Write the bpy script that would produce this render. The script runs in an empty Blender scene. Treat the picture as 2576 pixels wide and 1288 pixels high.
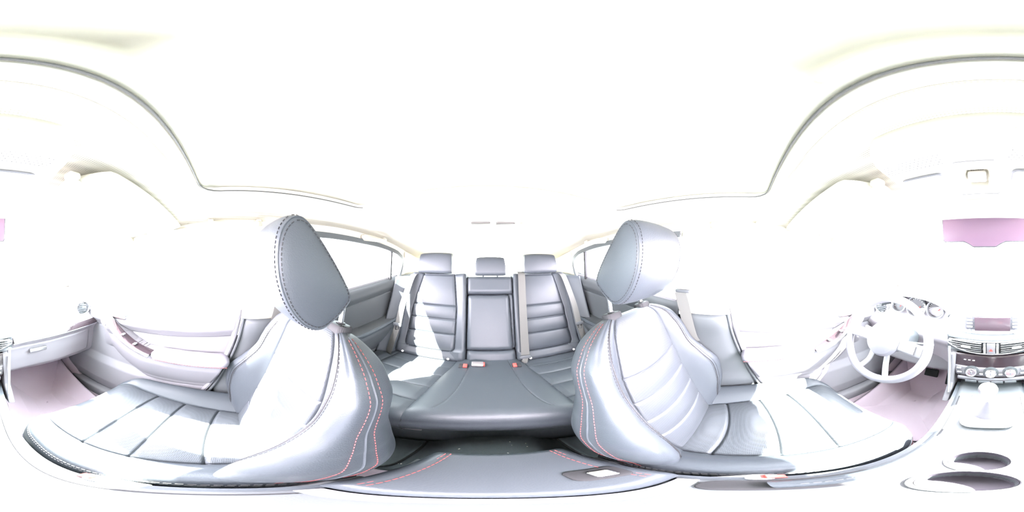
import bpy, bmesh, math, random
import numpy as np
from mathutils import Vector, Matrix
PI = math.pi
random.seed(4)
SC = bpy.context.scene
COL = SC.collection

# ---------------------------------------------------------------- camera, world, sun, exposure
# frame: x = towards the driver's side, y = towards the rear, z = up from the cabin floor
CAM = Vector((-0.023, 0.0, 1.05))
YAW = -9.4
cd = bpy.data.cameras.new('camera'); cam = bpy.data.objects.new('camera', cd); COL.objects.link(cam)
cd.type = 'PANO'
try: cd.panorama_type = 'EQUIRECTANGULAR'
except Exception: pass
try: cd.cycles.panorama_type = 'EQUIRECTANGULAR'
except Exception: pass
cd.clip_start = 0.01
cam.location = CAM; cam.rotation_euler = (PI / 2, 0, math.radians(YAW))
SC.camera = cam
SC.view_settings.view_transform = 'Standard'; SC.view_settings.look = 'None'
SC.view_settings.gamma = 1.0; SC.view_settings.use_curve_mapping = False
SC.view_settings.exposure = 3.9
SC.cycles.use_denoising = True
SC.cycles.max_bounces = 10; SC.cycles.diffuse_bounces = 6; SC.cycles.transparent_max_bounces = 12
SC.cycles.caustics_reflective = False; SC.cycles.caustics_refractive = False
SC.cycles.sample_clamp_indirect = 8.0

SUN_DIR = Vector((-0.394, -0.473, 0.788)).normalized()     # towards the sun: ahead, passenger side
w = bpy.data.worlds.new('sky'); SC.world = w; w.use_nodes = True
nt = w.node_tree; nt.nodes.clear()
out = nt.nodes.new('ShaderNodeOutputWorld'); bg = nt.nodes.new('ShaderNodeBackground')
tc = nt.nodes.new('ShaderNodeTexCoord'); sp = nt.nodes.new('ShaderNodeSeparateXYZ')
mr = nt.nodes.new('ShaderNodeMapRange'); cr = nt.nodes.new('ShaderNodeValToRGB')
nt.links.new(tc.outputs['Generated'], sp.inputs[0]); nt.links.new(sp.outputs['Y'], mr.inputs[0])
mr.inputs[1].default_value = -1; mr.inputs[2].default_value = 1
cr.color_ramp.elements[0].color = (1.0, 0.86, 0.97, 1); cr.color_ramp.elements[0].position = 0.1
cr.color_ramp.elements[1].color = (0.86, 0.95, 1.0, 1); cr.color_ramp.elements[1].position = 0.7
nt.links.new(mr.outputs[0], cr.inputs[0]); nt.links.new(cr.outputs[0], bg.inputs[0])
# the sky is brighter round the sun
dt = nt.nodes.new('ShaderNodeVectorMath'); dt.operation = 'DOT_PRODUCT'; dt.inputs[1].default_value = Vector((-0.45, -0.80, 0.40)).normalized()
nt.links.new(tc.outputs['Generated'], dt.inputs[0])
m1 = nt.nodes.new('ShaderNodeMath'); m1.operation = 'MULTIPLY_ADD'; m1.inputs[1].default_value = 0.5; m1.inputs[2].default_value = 0.5; nt.links.new(dt.outputs['Value'], m1.inputs[0])
m2 = nt.nodes.new('ShaderNodeMath'); m2.operation = 'POWER'; m2.inputs[1].default_value = 2.4; nt.links.new(m1.outputs[0], m2.inputs[0])
m3 = nt.nodes.new('ShaderNodeMath'); m3.operation = 'MULTIPLY_ADD'; m3.inputs[1].default_value = 6.0; m3.inputs[2].default_value = 1.6; nt.links.new(m2.outputs[0], m3.inputs[0])
nt.links.new(m3.outputs[0], bg.inputs[1])
nt.links.new(bg.outputs[0], out.inputs[0])

sl = bpy.data.lights.new('sun', 'SUN'); sun = bpy.data.objects.new('sun', sl); COL.objects.link(sun)
sl.energy = 14.0; sl.angle = math.radians(0.6); sl.color = (1.0, 0.96, 0.9)
sun.rotation_euler = SUN_DIR.to_track_quat('Z', 'Y').to_euler()
sun.location = (-2, -2, 4)

# ---------------------------------------------------------------- materials
def material(name, color, rough=0.5, metal=0.0, spec=0.5, bump=None, bscale=200.0, bstr=0.1, emit=None, coat=0.0):
    m = bpy.data.materials.new(name); m.use_nodes = True
    n = m.node_tree; b = n.nodes['Principled BSDF']
    b.inputs['Base Color'].default_value = (*color, 1); b.inputs['Roughness'].default_value = rough
    b.inputs['Metallic'].default_value = metal; b.inputs['Specular IOR Level'].default_value = spec
    b.inputs['Coat Weight'].default_value = coat
    if emit:
        b.inputs['Emission Color'].default_value = (*emit[0], 1); b.inputs['Emission Strength'].default_value = emit[1]
    if bump:
        t = n.nodes.new('ShaderNodeTexCoord')
        bp = n.nodes.new('ShaderNodeBump'); bp.inputs['Strength'].default_value = bstr; bp.inputs['Distance'].default_value = 0.002
        if bump == 'noise':
            x = n.nodes.new('ShaderNodeTexNoise'); x.inputs['Scale'].default_value = bscale; x.inputs['Detail'].default_value = 3
            o = x.outputs['Fac']
        elif bump == 'cells':
            x = n.nodes.new('ShaderNodeTexVoronoi'); x.inputs['Scale'].default_value = bscale; o = x.outputs['Distance']
        elif bump == 'dots':                                   # regular weave / perforation
            mp = n.nodes.new('ShaderNodeVectorMath'); mp.operation = 'SCALE'; mp.inputs['Scale'].default_value = bscale
            n.links.new(t.outputs['Object'], mp.inputs[0])
            x = n.nodes.new('ShaderNodeTexVoronoi'); x.inputs['Scale'].default_value = 1.0; x.inputs['Randomness'].default_value = 0.0
            n.links.new(mp.outputs[0], x.inputs['Vector'])
            r = n.nodes.new('ShaderNodeMapRange'); r.inputs[1].default_value = 0.2; r.inputs[2].default_value = 0.5
            n.links.new(x.outputs['Distance'], r.inputs[0]); o = r.outputs[0]
            mx = n.nodes.new('ShaderNodeMix'); mx.data_type = 'RGBA'
            mx.inputs['A'].default_value = (*[c * 0.62 for c in color], 1); mx.inputs['B'].default_value = (*color, 1)
            n.links.new(o, mx.inputs['Factor']); n.links.new(mx.outputs['Result'], b.inputs['Base Color'])
        if bump != 'dots': n.links.new(t.outputs['Object'], x.inputs['Vector'])
        n.links.new(o, bp.inputs['Height']); n.links.new(bp.outputs[0], b.inputs['Normal'])
    return m

M = dict(
    leather=material('black_leather', (0.043, 0.050, 0.058), 0.42, spec=0.34, bump='cells', bscale=500, bstr=0.12),
    perforated=material('perforated_leather', (0.052, 0.059, 0.067), 0.45, spec=0.5, bump='dots', bscale=330, bstr=0.2),
    seam=material('leather_seam', (0.012, 0.012, 0.014), 0.6),
    thread=material('grey_thread', (0.10, 0.10, 0.10), 0.7),
    red_thread=material('red_thread', (0.26, 0.055, 0.055), 0.6),
    wheel=material('flare_lifted_wheel_leather', (0.20, 0.19, 0.22), 0.38, bump='cells', bscale=500, bstr=0.1),  # black leather; the paler base colour stands for the flare veil over it
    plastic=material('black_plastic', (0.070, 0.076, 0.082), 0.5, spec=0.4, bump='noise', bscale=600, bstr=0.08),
    trim=material('flare_lifted_trim', (0.20, 0.192, 0.210), 0.55, spec=0.4, bump='noise', bscale=500, bstr=0.08),  # lightened and slightly mauve: lens glare painted into the base colour
    liner=material('cup_liner_rubber', (0.045, 0.038, 0.052), 0.6),
    dash=material('flare_lifted_dash_vinyl', (0.31, 0.29, 0.315), 0.55, spec=0.4, bump='noise', bscale=500, bstr=0.08),  # black vinyl painted pale mauve-grey to carry the pink lens flare
    gloss=material('gloss_black', (0.03, 0.02, 0.024), 0.12, spec=0.6, coat=0.5),
    headliner=material('cream_headliner', (0.52, 0.49, 0.415), 0.95, spec=0.1, bump='dots', bscale=260, bstr=0.25),
    cream=material('cream_plastic', (0.56, 0.53, 0.45), 0.6, spec=0.3),
    creamfab=material('cream_shade_fabric', (0.50, 0.485, 0.40), 0.95, spec=0.1, bump='noise', bscale=900, bstr=0.1),
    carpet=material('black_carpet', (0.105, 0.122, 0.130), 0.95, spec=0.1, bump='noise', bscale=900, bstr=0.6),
    frontcarpet=material('flare_mauve_carpet', (0.50, 0.41, 0.465), 0.95, spec=0.1, bump='noise', bscale=900, bstr=0.6),  # mauve cast is lens flare put into the carpet colour
    mat=material('flare_mauve_mat', (0.54, 0.45, 0.51), 0.9, spec=0.1, bump='noise', bscale=800, bstr=0.6),  # pale mauve is painted footwell glare, not the mat's own dye
    rubber=material('black_rubber', (0.02, 0.02, 0.022), 0.7, spec=0.3),
    chrome=material('satin_chrome', (0.75, 0.75, 0.77), 0.18, metal=1.0),
    silver=material('silver_trim', (0.6, 0.6, 0.62), 0.3, metal=0.9),
    webbing=material('belt_webbing', (0.085, 0.085, 0.08), 0.7, spec=0.3, bump='noise', bscale=700, bstr=0.3),
    red=material('red_button', (0.75, 0.06, 0.05), 0.35),
    white=material('white_plastic', (0.8, 0.8, 0.8), 0.4),
    lens=material('clear_lens', (0.78, 0.76, 0.74), 0.2, spec=0.6),
    smoked=material('grey_lens', (0.10, 0.095, 0.09), 0.35, spec=0.3),
    screen=material('display_screen', (0.12, 0.08, 0.10), 0.15, spec=0.6),
    mirror=material('flare_pink_mirror', (0.26, 0.16, 0.23), 0.3, spec=0.3),  # pinkish base paints the back-lit flare on a black mirror
    dial=material('dial_face', (0.06, 0.05, 0.06), 0.3),
    crumb=material('crumb', (0.7, 0.66, 0.6), 0.8),
    metal=material('rail_metal', (0.35, 0.33, 0.34), 0.4, metal=0.8),
    body=material('body_white', (0.5, 0.5, 0.5), 0.5),
)
def glass_mat():
    m = bpy.data.materials.new('window_glass'); m.use_nodes = True; n = m.node_tree; n.nodes.clear()
    o = n.nodes.new('ShaderNodeOutputMaterial'); mx = n.nodes.new('ShaderNodeMixShader')
    t = n.nodes.new('ShaderNodeBsdfTransparent'); t.inputs[0].default_value = (0.93, 0.96, 0.95, 1)
    g = n.nodes.new('ShaderNodeBsdfGlossy'); g.inputs['Roughness'].default_value = 0.02
    f = n.nodes.new('ShaderNodeLayerWeight'); f.inputs[0].default_value = 0.5
    pw = n.nodes.new('ShaderNodeMath'); pw.operation = 'POWER'; pw.inputs[1].default_value = 5.0; n.links.new(f.outputs['Facing'], pw.inputs[0])
    ma = n.nodes.new('ShaderNodeMath'); ma.operation = 'MULTIPLY_ADD'; ma.inputs[1].default_value = 0.7; ma.inputs[2].default_value = 0.03; n.links.new(pw.outputs[0], ma.inputs[0])
    n.links.new(ma.outputs[0], mx.inputs[0]); n.links.new(t.outputs[0], mx.inputs[1]); n.links.new(g.outputs[0], mx.inputs[2])
    n.links.new(mx.outputs[0], o.inputs[0]); return m
M['glass'] = glass_mat()

# ---------------------------------------------------------------- object helpers
WO = {}                                                   # world origin of every linked object (nothing is rotated)
def props(o, label=None, cat=None, group=None, kind=None):
    if label: o['label'] = label
    if cat: o['category'] = cat
    if group: o['group'] = group
    if kind: o['kind'] = kind
    return o
def thing(name, loc, label=None, cat=None, group=None, kind=None):
    o = bpy.data.objects.new(name, None); COL.objects.link(o); o.location = loc; o.empty_display_size = 0.05
    WO[o] = Vector(loc); return props(o, label, cat, group, kind)

class MB:
    """collects shapes given in world coordinates; build() links them as ONE mesh object"""
    def __init__(s): s.v = []; s.f = []
    def add(s, vs, fs):
        k = len(s.v); s.v += [tuple(map(float, p)) for p in vs]; s.f += [tuple(k + i for i in f) for f in fs]; return s
    def bm(s, b, mtx=None):
        if mtx is not None: b.transform(mtx)
        b.verts.ensure_lookup_table(); b.verts.index_update()
        s.add([v.co[:] for v in b.verts], [[v.index for v in f.verts] for f in b.faces]); b.free(); return s
    def box(s, c, d, r=0.0, rot=None, seg=3):
        b = bmesh.new(); bmesh.ops.create_cube(b, size=1.0)
        for v in b.verts: v.co = Vector((v.co.x * d[0], v.co.y * d[1], v.co.z * d[2]))
        if r > 0: bmesh.ops.bevel(b, geom=b.edges[:] + b.verts[:], offset=min(r, min(d) * 0.49), segments=seg, profile=0.5, affect='EDGES')
        m = Matrix.Translation(Vector(c))
        if rot is not None: m = m @ (rot.to_4x4() if not isinstance(rot, tuple) else Matrix.Rotation(rot[2], 4, 'Z') @ Matrix.Rotation(rot[1], 4, 'Y') @ Matrix.Rotation(rot[0], 4, 'X'))
        return s.bm(b, m)
    def ring_sweep(s, pts, prof, up=(0, 0, 1), closed=False, cap=True, scales=None):
        """sweep a closed 2D profile (side, up) along pts"""
        pts = [Vector(p) for p in pts]; n = len(pts); vs = []; m = len(prof)
        for i, p in enumerate(pts):
            a = pts[(i - 1) % n] if (closed or i > 0) else p; b = pts[(i + 1) % n] if (closed or i < n - 1) else p
            t = (b - a).normalized(); u = Vector(up[i] if isinstance(up, list) else up)
            sd = t.cross(u)
            if sd.length < 1e-5: sd = t.cross(Vector((1, 0, 0)))
            sd.normalize(); uu = sd.cross(t)
            f_ = scales[i] if scales is not None else 1.0
            vs += [p + (sd * q[0] + uu * q[1]) * f_ for q in prof]
        fs = []
        for i in range(n if closed else n - 1):
            j = (i + 1) % n
            for k in range(m): fs.append((i * m + k, i * m + (k + 1) % m, j * m + (k + 1) % m, j * m + k))
        if cap and not closed:
            fs.append(tuple(range(m))[::-1]); fs.append(tuple((n - 1) * m + k for k in range(m)))
        return s.add(vs, fs)
    def tube(s, pts, r, seg=10, closed=False, up=(0.13, 0.21, 0.97)):
        return s.ring_sweep(pts, [(r * math.cos(a * 2 * PI / seg), r * math.sin(a * 2 * PI / seg)) for a in range(seg)], up, closed)
    def strip(s, pts, wd, th, up, closed=False):
        w2, t2 = wd / 2, th / 2
        return s.ring_sweep(pts, [(-w2, -t2), (w2, -t2), (w2, t2), (-w2, t2)], up, closed)
    def lathe(s, prof, c, axis=(0, 0, 1), seg=32, caps=True):
        """prof: list of (radius, height along axis)"""
        ax = Vector(axis).normalized(); q = Vector((0, 0, 1)).rotation_difference(ax); vs = []; fs = []; m = len(prof)
        for i in range(seg):
            a = 2 * PI * i / seg
            for r, h in prof: vs.append(Vector(c) + q @ Vector((r * math.cos(a), r * math.sin(a), h)))
        for i in range(seg):
            j = (i + 1) % seg
            for k in range(m - 1): fs.append((i * m + k, j * m + k, j * m + k + 1, i * m + k + 1))
        s.add(vs, fs)
        if not caps: return s
        s.add([vs[i * m] for i in range(seg)], [tuple(range(seg))[::-1]]); s.add([vs[i * m + m - 1] for i in range(seg)], [tuple(range(seg))])
        return s
    def prism(s, poly, o, ux, uy, depth, bev=0.0):
        """polygon in the plane (o, ux, uy) extruded by depth along ux x uy, centred"""
        ux = Vector(ux).normalized(); uy = Vector(uy).normalized(); nz = ux.cross(uy).normalized(); o = Vector(o)
        b = bmesh.new(); lo = [b.verts.new(o + ux * p[0] + uy * p[1] - nz * depth / 2) for p in poly]
        f = b.faces.new(lo); r = bmesh.ops.extrude_face_region(b, geom=[f])
        bmesh.ops.translate(b, vec=nz * depth, verts=[e for e in r['geom'] if isinstance(e, bmesh.types.BMVert)])
        bmesh.ops.recalc_face_normals(b, faces=b.faces[:])
        if bev > 0: bmesh.ops.bevel(b, geom=[e for e in b.edges], offset=bev, segments=2, profile=0.5, affect='EDGES')
        return s.bm(b)
    def grid(s, P, wrap=False):
        """P: array (n, m, 3)"""
        n, m = P.shape[:2]; fs = []
        for i in range(n - 1):
            for j in range(m if wrap else m - 1):
                k = (j + 1) % m; fs.append((i * m + j, i * m + k, (i + 1) * m + k, (i + 1) * m + j))
        return s.add(P.reshape(-1, 3).tolist(), fs)
    def build(s, name, mat, parent=None, smooth=True, solid=0.0, off=-1.0, label=None, cat=None, group=None, kind=None, loc=None, angle=35):
        o0 = WO[parent] if parent is not None else (Vector(loc) if loc is not None else Vector((0, 0, 0)))
        if parent is None and loc is None and s.v:
            a = np.array(s.v); o0 = Vector(((a[:, 0].min() + a[:, 0].max()) / 2, (a[:, 1].min() + a[:, 1].max()) / 2, a[:, 2].min()))
        me = bpy.data.meshes.new(name); me.from_pydata([(p[0] - o0.x, p[1] - o0.y, p[2] - o0.z) for p in s.v], [], s.f)
        b = bmesh.new(); b.from_mesh(me); bmesh.ops.remove_doubles(b, verts=b.verts[:], dist=1e-5)
        bmesh.ops.recalc_face_normals(b, faces=b.faces[:]); b.to_mesh(me); b.free()
        if smooth:
            me.polygons.foreach_set('use_smooth', [True] * len(me.polygons))
            try: me.set_sharp_from_angle(angle=math.radians(angle))
            except Exception: pass
        me.materials.append(mat); o = bpy.data.objects.new(name, me); COL.objects.link(o)
        if parent is not None: o.parent = parent
        else: o.location = o0
        WO[o] = o0
        if solid: md = o.modifiers.new('solid', 'SOLIDIFY'); md.thickness = solid; md.offset = off
        return props(o, label, cat, group, kind)

def interp(x, xs, ys):
    """smooth interpolation through control points (cubic Hermite, limited slopes)"""
    x = np.asarray(x, float); xs = np.asarray(xs, float); ys = np.asarray(ys, float)
    d = np.diff(ys) / np.diff(xs); m = np.zeros(len(xs)); m[0] = d[0]; m[-1] = d[-1]
    for i in range(1, len(xs) - 1): m[i] = 0 if d[i - 1] * d[i] <= 0 else 2 * d[i - 1] * d[i] / (d[i - 1] + d[i])
    i = np.clip(np.searchsorted(xs, x, side='right') - 1, 0, len(xs) - 2)
    h = xs[i + 1] - xs[i]; t = np.clip((x - xs[i]) / h, 0, 1)
    return (2 * t**3 - 3 * t**2 + 1) * ys[i] + (t**3 - 2 * t**2 + t) * h * m[i] + (-2 * t**3 + 3 * t**2) * ys[i + 1] + (t**3 - t**2) * h * m[i + 1]
def spline(pts, n, closed=False):
    """Catmull-Rom through points, n samples"""
    P = np.array(pts, float); k = len(P); out = []
    segs = k if closed else k - 1
    for q in range(n):
        t = q / (n if closed else n - 1) * segs; i = min(int(t), segs - 1); f = t - i
        g = (lambda a: P[a % k]) if closed else (lambda a: P[min(max(a, 0), k - 1)])
        p0, p1, p2, p3 = g(i - 1), g(i), g(i + 1), g(i + 2)
        out.append(0.5 * ((2 * p1) + (p2 - p0) * f + (2 * p0 - 5 * p1 + 4 * p2 - p3) * f * f + (3 * p1 - p0 - 3 * p2 + p3) * f**3))
    return np.array(out)
def rrect(w_, h_, r, seg=5):
    r = min(r, w_ / 2 - 1e-4, h_ / 2 - 1e-4); o = []
    for cx, cy, a0 in ((w_/2 - r, h_/2 - r, 0), (-w_/2 + r, h_/2 - r, PI/2), (-w_/2 + r, -h_/2 + r, PI), (w_/2 - r, -h_/2 + r, 1.5 * PI)):
        for i in range(seg + 1): a = a0 + i * PI / 2 / seg; o.append((cx + r * math.cos(a), cy + r * math.sin(a)))
    return o
def stitches(mb, path, r=0.0011, ln=0.0065, gap=0.003):
    """a row of short stitches along a path"""
    P = [Vector(p) for p in path]; L = [0]
    for a, b in zip(P, P[1:]): L.append(L[-1] + (b - a).length)
    La = np.array(L); A = np.array([p[:] for p in P]); t = 0
    at = lambda u: Vector([float(np.interp(u, La, A[:, k])) for k in range(3)])
    while t + ln < L[-1]:
        mb.tube([at(t), at(t + ln * 0.5), at(t + ln)], r, seg=5); t += ln + gap
    return mb

# ================================================================ SETTING
H0 = 1.05
def roof_z(x, y):
    x = np.asarray(x, float); y = np.asarray(y, float)
    zc = interp(y, [-0.50, -0.40, -0.28, -0.14, 0.0, 0.4, 0.8, 1.15, 1.45], [1.160, 1.180, 1.203, 1.224, 1.232, 1.235, 1.205, 1.130, 1.045])
    return zc - 0.050 * (np.abs(x) / 0.62) ** 3.2
# --- ceiling with the sunroof opening
HOLE = (-0.43, 0.43, -0.072, 0.44)
def hole_pts(grow=0.0, n=14):
    w_ = HOLE[1] - HOLE[0] + 2 * grow; h_ = HOLE[3] - HOLE[2] + 2 * grow; cy = (HOLE[2] + HOLE[3]) / 2
    base = rrect(w_, h_, 0.05 + grow, seg=8); out = []
    k = len(base)
    for i in range(k):
        a = np.array(base[i]); b = np.array(base[(i + 1) % k]); d = np.linalg.norm(b - a); m = max(1, int(round(d / 0.03)))
        for j in range(m): out.append(a + (b - a) * j / m)
    # resample to a fixed count by arc length
    out = np.array(out + [out[0]]); L = np.r_[0, np.cumsum(np.linalg.norm(np.diff(out, axis=0), axis=1))]
    t = np.linspace(0, L[-1], 161)[:-1]
    return np.c_[np.interp(t, L, out[:, 0]), np.interp(t, L, out[:, 1]) + cy]
inner = hole_pts(0.022); N = len(inner)
def outer_pt(p):
    c = np.array([0.0, 0.18]); d = p - c; ts = []
    for (ax, lo, hi) in ((0, -0.625, 0.625), (1, -0.47, 1.44)):
        if d[ax] > 1e-9: ts.append((hi - c[ax]) / d[ax])
        elif d[ax] < -1e-9: ts.append((lo - c[ax]) / d[ax])
    return c + d * min(ts)
R = []
for k in range(26):
    t = k / 25
    ring = [p + (outer_pt(p) - p) * t for p in inner]
    R.append([(q[0], q[1], float(roof_z(q[0], q[1]))) for q in ring])
ceil = MB().grid(np.array(R), wrap=True)
# corners of the outer rectangle
for sx in (-1, 1):
    for yy in (-0.47, 1.44):
        cand = sorted(R[-1], key=lambda p: (p[0] - sx * 0.625) ** 2 + (p[1] - yy) ** 2)[:2]
        ceil.add([cand[0], cand[1], (sx * 0.625, yy, float(roof_z(sx * 0.625, yy)))], [(0, 1, 2)])
ceil.build('ceiling', M['headliner'], kind='structure', solid=0.003, off=0)
# roof skin above the headliner keeps the sky out
rs = []
for y in np.linspace(-0.5, 1.5, 20): rs.append([(x, y, float(roof_z(x, y)) + 0.055) for x in np.linspace(-0.66, 0.66, 24)])
MB().grid(np.array(rs)).build('ceiling', M['body'], kind='structure', solid=0.01, off=1.0)
# sunroof frame ring and pinched seam
def ring3(g, dz): return [(p[0], p[1], float(roof_z(p[0], p[1])) + dz) for p in hole_pts(g)]
fr = MB().grid(np.array([ring3(0.023, 0.0005), ring3(0.018, -0.0035), ring3(0.008, -0.003), ring3(0.001, 0.001), ring3(-0.002, 0.008), ring3(-0.002, 0.024)]), wrap=True)
t1 = fr.build('trim_1', M['cream'], kind='structure')
_r = ring3(-0.004, 0.004); _k = min(range(len(_r)), key=lambda i: abs(_r[i][0]) + abs(_r[i][1] - 0.44)); _r = _r[_k:] + _r[:_k]
MB().tube([p for p in _r if p[1] < 0.425], 0.0019, seg=8).build('trim_2', M['webbing'], kind='structure')

# --- sunshade (sliding cream panel closing the sunroof) with its pull recess
shade = thing('sunshade', (0, 0.18, 1.25), 'closed cream fabric sunshade panel filling the sunroof opening overhead', 'sunshade')
RC = (0.0, -0.0255)    # recess centre
def shade_z(x, y):
    z = roof_z(x, y) + 0.016
    front = np.exp(-((y + 0.062) / 0.012) ** 2) * -0.006
    dx = np.abs(x - RC[0]) / 0.082; dy = np.abs(y - RC[1]) / 0.020
    q = (dx ** 4 + dy ** 4)
    return z + front + 0.020 * (1 / (1 + np.exp((q - 1.0) * 5)))
xs = np.linspace(-0.425, 0.425, 150); ys = np.r_[np.linspace(-0.068, 0.02, 60), np.linspace(0.024, 0.436, 50)]
X, Y = np.meshgrid(xs, ys); P = np.dstack([X, Y, shade_z(X, Y)])
MB().grid(P).build('panel', M['creamfab'], shade, solid=0.002, off=0)
MB().tube([(x, -0.0485, float(shade_z(x, -0.0485)) - 0.001) for x in np.linspace(-0.07, 0.07, 20)], 0.004, seg=8).build('pull_lip', M['creamfab'], shade)

# --- floor: front footwells, tunnel, rear floor
def floor_z(x, y):
    tun = 0.23 * np.exp(-(np.abs(x) / 0.13) ** 4)
    tunr = np.where(y > 0.2, 0.14 * np.exp(-(np.abs(x) / 0.15) ** 4), tun)
    rise = np.clip((-y - 0.80) / 0.35, 0, 1) ** 1.3 * 0.45
    side = 0.10 * np.clip((np.abs(x) - 0.60) / 0.06, 0, 1) ** 1.5
    return np.maximum(tunr, rise) + side
def floor_mesh(y0, y1, n):
    X, Y = np.meshgrid(np.linspace(-0.69, 0.69, 110), np.linspace(y0, y1, n)); return MB().grid(np.dstack([X, Y, floor_z(X, Y)]))
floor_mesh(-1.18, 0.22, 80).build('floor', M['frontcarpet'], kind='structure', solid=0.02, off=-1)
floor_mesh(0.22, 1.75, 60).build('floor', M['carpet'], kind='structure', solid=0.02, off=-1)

# --- firewall / rear bulkhead / parcel shelf
MB().box((0, -1.20, 0.36), (1.5, 0.03, 0.82)).build('wall_front', M['plastic'], kind='structure')
MB().box((0, 1.22, 0.40), (1.36, 0.03, 0.80)).build('wall_rear', M['plastic'], kind='structure')
ps = MB()
X, Y = np.meshgrid(np.linspace(-0.66, 0.66, 30), np.linspace(1.20, 1.85, 20)); ps.grid(np.dstack([X, Y, 0.895 - 0.03 * (np.abs(X) / 0.66) ** 4 + 0 * Y]))
shelf = thing('parcel_shelf', (0, 1.5, 0.89), 'pale cloth parcel shelf behind the rear headrests under the rear window', 'parcel shelf')
ps.build('shelf_board', M['cream'], shelf, solid=0.02)
gr = MB()
for k in range(9): gr.box((0.0, 1.32 + k * 0.012, 0.899), (0.20, 0.005, 0.006), 0.001)
gr.build('speaker_grille', M['trim'], shelf)

# --- side body: sill walls, pillars, rear quarter (per side)
RAIL = [(-1.10, 0.78, 0.70), (-0.85, 0.93, 0.675), (-0.60, 1.06, 0.645), (-0.40, 1.125, 0.625), (-0.1, 1.145, 0.612), (0.35, 1.145, 0.61), (0.7, 1.125, 0.61), (0.95, 1.085, 0.61), (1.10, 1.03, 0.615)]  # y, z, |x|: line above the door glass
def rail_z(y): return float(interp(y, [p[0] for p in RAIL], [p[1] for p in RAIL]))
def rail_x(y): return float(interp(y, [p[0] for p in RAIL], [p[2] for p in RAIL]))
def door_rear_y(z): return float(interp(z, [0.05, 0.12, 0.20, 0.30, 0.50, 0.80, 1.15], [-0.50, -0.33, -0.22, -0.13, -0.045, 0.04, 0.075]))
for sgn, side in ((-1, 'left'), (1, 'right')):
    S = lambda x, y, z: (sgn * x, y, z)
    # roof rail band between headliner and door glass
    P = []
    for y in np.linspace(-0.47, 1.44, 40):
        rz = float(roof_z(0.62, y)) + 0.003; yy = min(y, 1.10)
        a = (0.622, y, rz); b = (rail_x(yy) + 0.012, y, min(rail_z(yy), rz) - 0.002) if y < 1.1 else (0.635, y, rz - 0.03)
        P.append([S(a[0] + (b[0] - a[0]) * t + 0.01 * math.sin(PI * t), y, a[2] + (b[2] - a[2]) * t) for t in np.linspace(0, 1, 7)])
    MB().grid(np.array(P)).build('trim_3' if sgn < 0 else 'trim_4', M['cream'], kind='structure', solid=0.02, off=0)
    # A pillar
    MB().ring_sweep([S(rail_x(y) - 0.012, y, rail_z(y) + 0.012) for y in np.linspace(-1.12, -0.40, 16)], [(0.035 * math.cos(a), 0.022 * math.sin(a)) for a in np.linspace(0, 2 * PI, 13)[:-1]]).build('trim_5' if sgn < 0 else 'trim_6', M['cream'], kind='structure')
    # B pillar: lower dark trim and upper cream trim
    P = []
    for z in np.linspace(0.10, 0.80, 30):
        yf = door_rear_y(z) + 0.005; yr = float(interp(z, [0.1, 0.3, 0.55, 0.8], [0.46, 0.36, 0.30, 0.275]))
        bulge = 0.016 * math.exp(-((z - 0.76) / 0.05) ** 2) + 0.010 * math.exp(-((z - 0.42) / 0.03) ** 2)
        P.append([S(0.685 - (0.03 + bulge) * (1 - abs(2 * t - 1) ** 4) - 0.01, yf + (yr - yf) * t, z) for t in np.linspace(0, 1, 14)])
    MB().grid(np.array(P)).build('trim_7' if sgn < 0 else 'trim_8', M['plastic'], kind='structure', solid=0.012, off=0)
    P = []
    for z in np.linspace(0.80, 1.16, 16):
        yf = door_rear_y(z) + 0.005; yr = float(interp(z, [0.8, 1.16], [0.272, 0.24])); xx = 0.655 - 0.035 * (z - 0.8) / 0.36
        P.append([S(xx - 0.022 * (1 - abs(2 * t - 1) ** 4), yf + (yr - yf) * t, z) for t in np.linspace(0, 1, 12)])
    MB().grid(np.array(P)).build('trim_9' if sgn < 0 else 'trim_10', M['cream'], kind='structure', solid=0.012, off=0)
    # weather strip round the front door's rear edge
    MB().tube([S(0.655 - 0.03 * max(0, (z - 0.8) / 0.35), door_rear_y(z) - 0.004, z) for z in np.linspace(0.10, 0.84, 40)], 0.011, seg=8).build('trim_11' if sgn < 0 else 'trim_12', M['trim'], kind='structure')
    MB().tube([S(0.648 - 0.03 * max(0, (z - 0.8) / 0.35), door_rear_y(z) + 0.016, z) for z in np.linspace(0.10, 0.84, 40)], 0.006, seg=8).build('trim_13' if sgn < 0 else 'trim_14', M['plastic'], kind='structure')
    # sill
    MB().box(S(0.672, -0.30, 0.06), (0.075, 1.50, 0.12), 0.015).build('baseboard_left' if sgn < 0 else 'baseboard_right', M['trim'], kind='structure')
    MB().box(S(0.672, 0.86, 0.06), (0.075, 0.80, 0.12), 0.015).build('baseboard_left' if sgn < 0 else 'baseboard_right', M['plastic'], kind='structure')
    # outer side wall behind everything (lower body side)
    MB().box(S(0.745, 0.2, 0.33), (0.02, 2.9, 0.76)).build('wall_' + side, M['plastic'], kind='structure')
    # C pillar / rear quarter, cream
    P = []
    for t in np.linspace(0, 1, 14):
        bot = np.array([0.655, 1.10 + 0.62 * t, 0.90]); yt = 1.10 + 0.36 * t
        top = np.array([0.618 - 0.03 * t, yt, float(roof_z(0.60, min(yt, 1.44))) - 0.01])
        P.append([S(*(bot + (top - bot) * s_ + np.array([-0.02 * math.sin(PI * s_), 0, 0]))) for s_ in np.linspace(0, 1, 9)])
    MB().grid(np.array(P)).build('trim_15' if sgn < 0 else 'trim_16', M['cream'], kind='structure', solid=0.015, off=0)
    MB().box(S(0.70, 1.45, 0.62), (0.06, 0.9, 0.60)).build('wall_' + side, M['plastic'], kind='structure')
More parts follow.
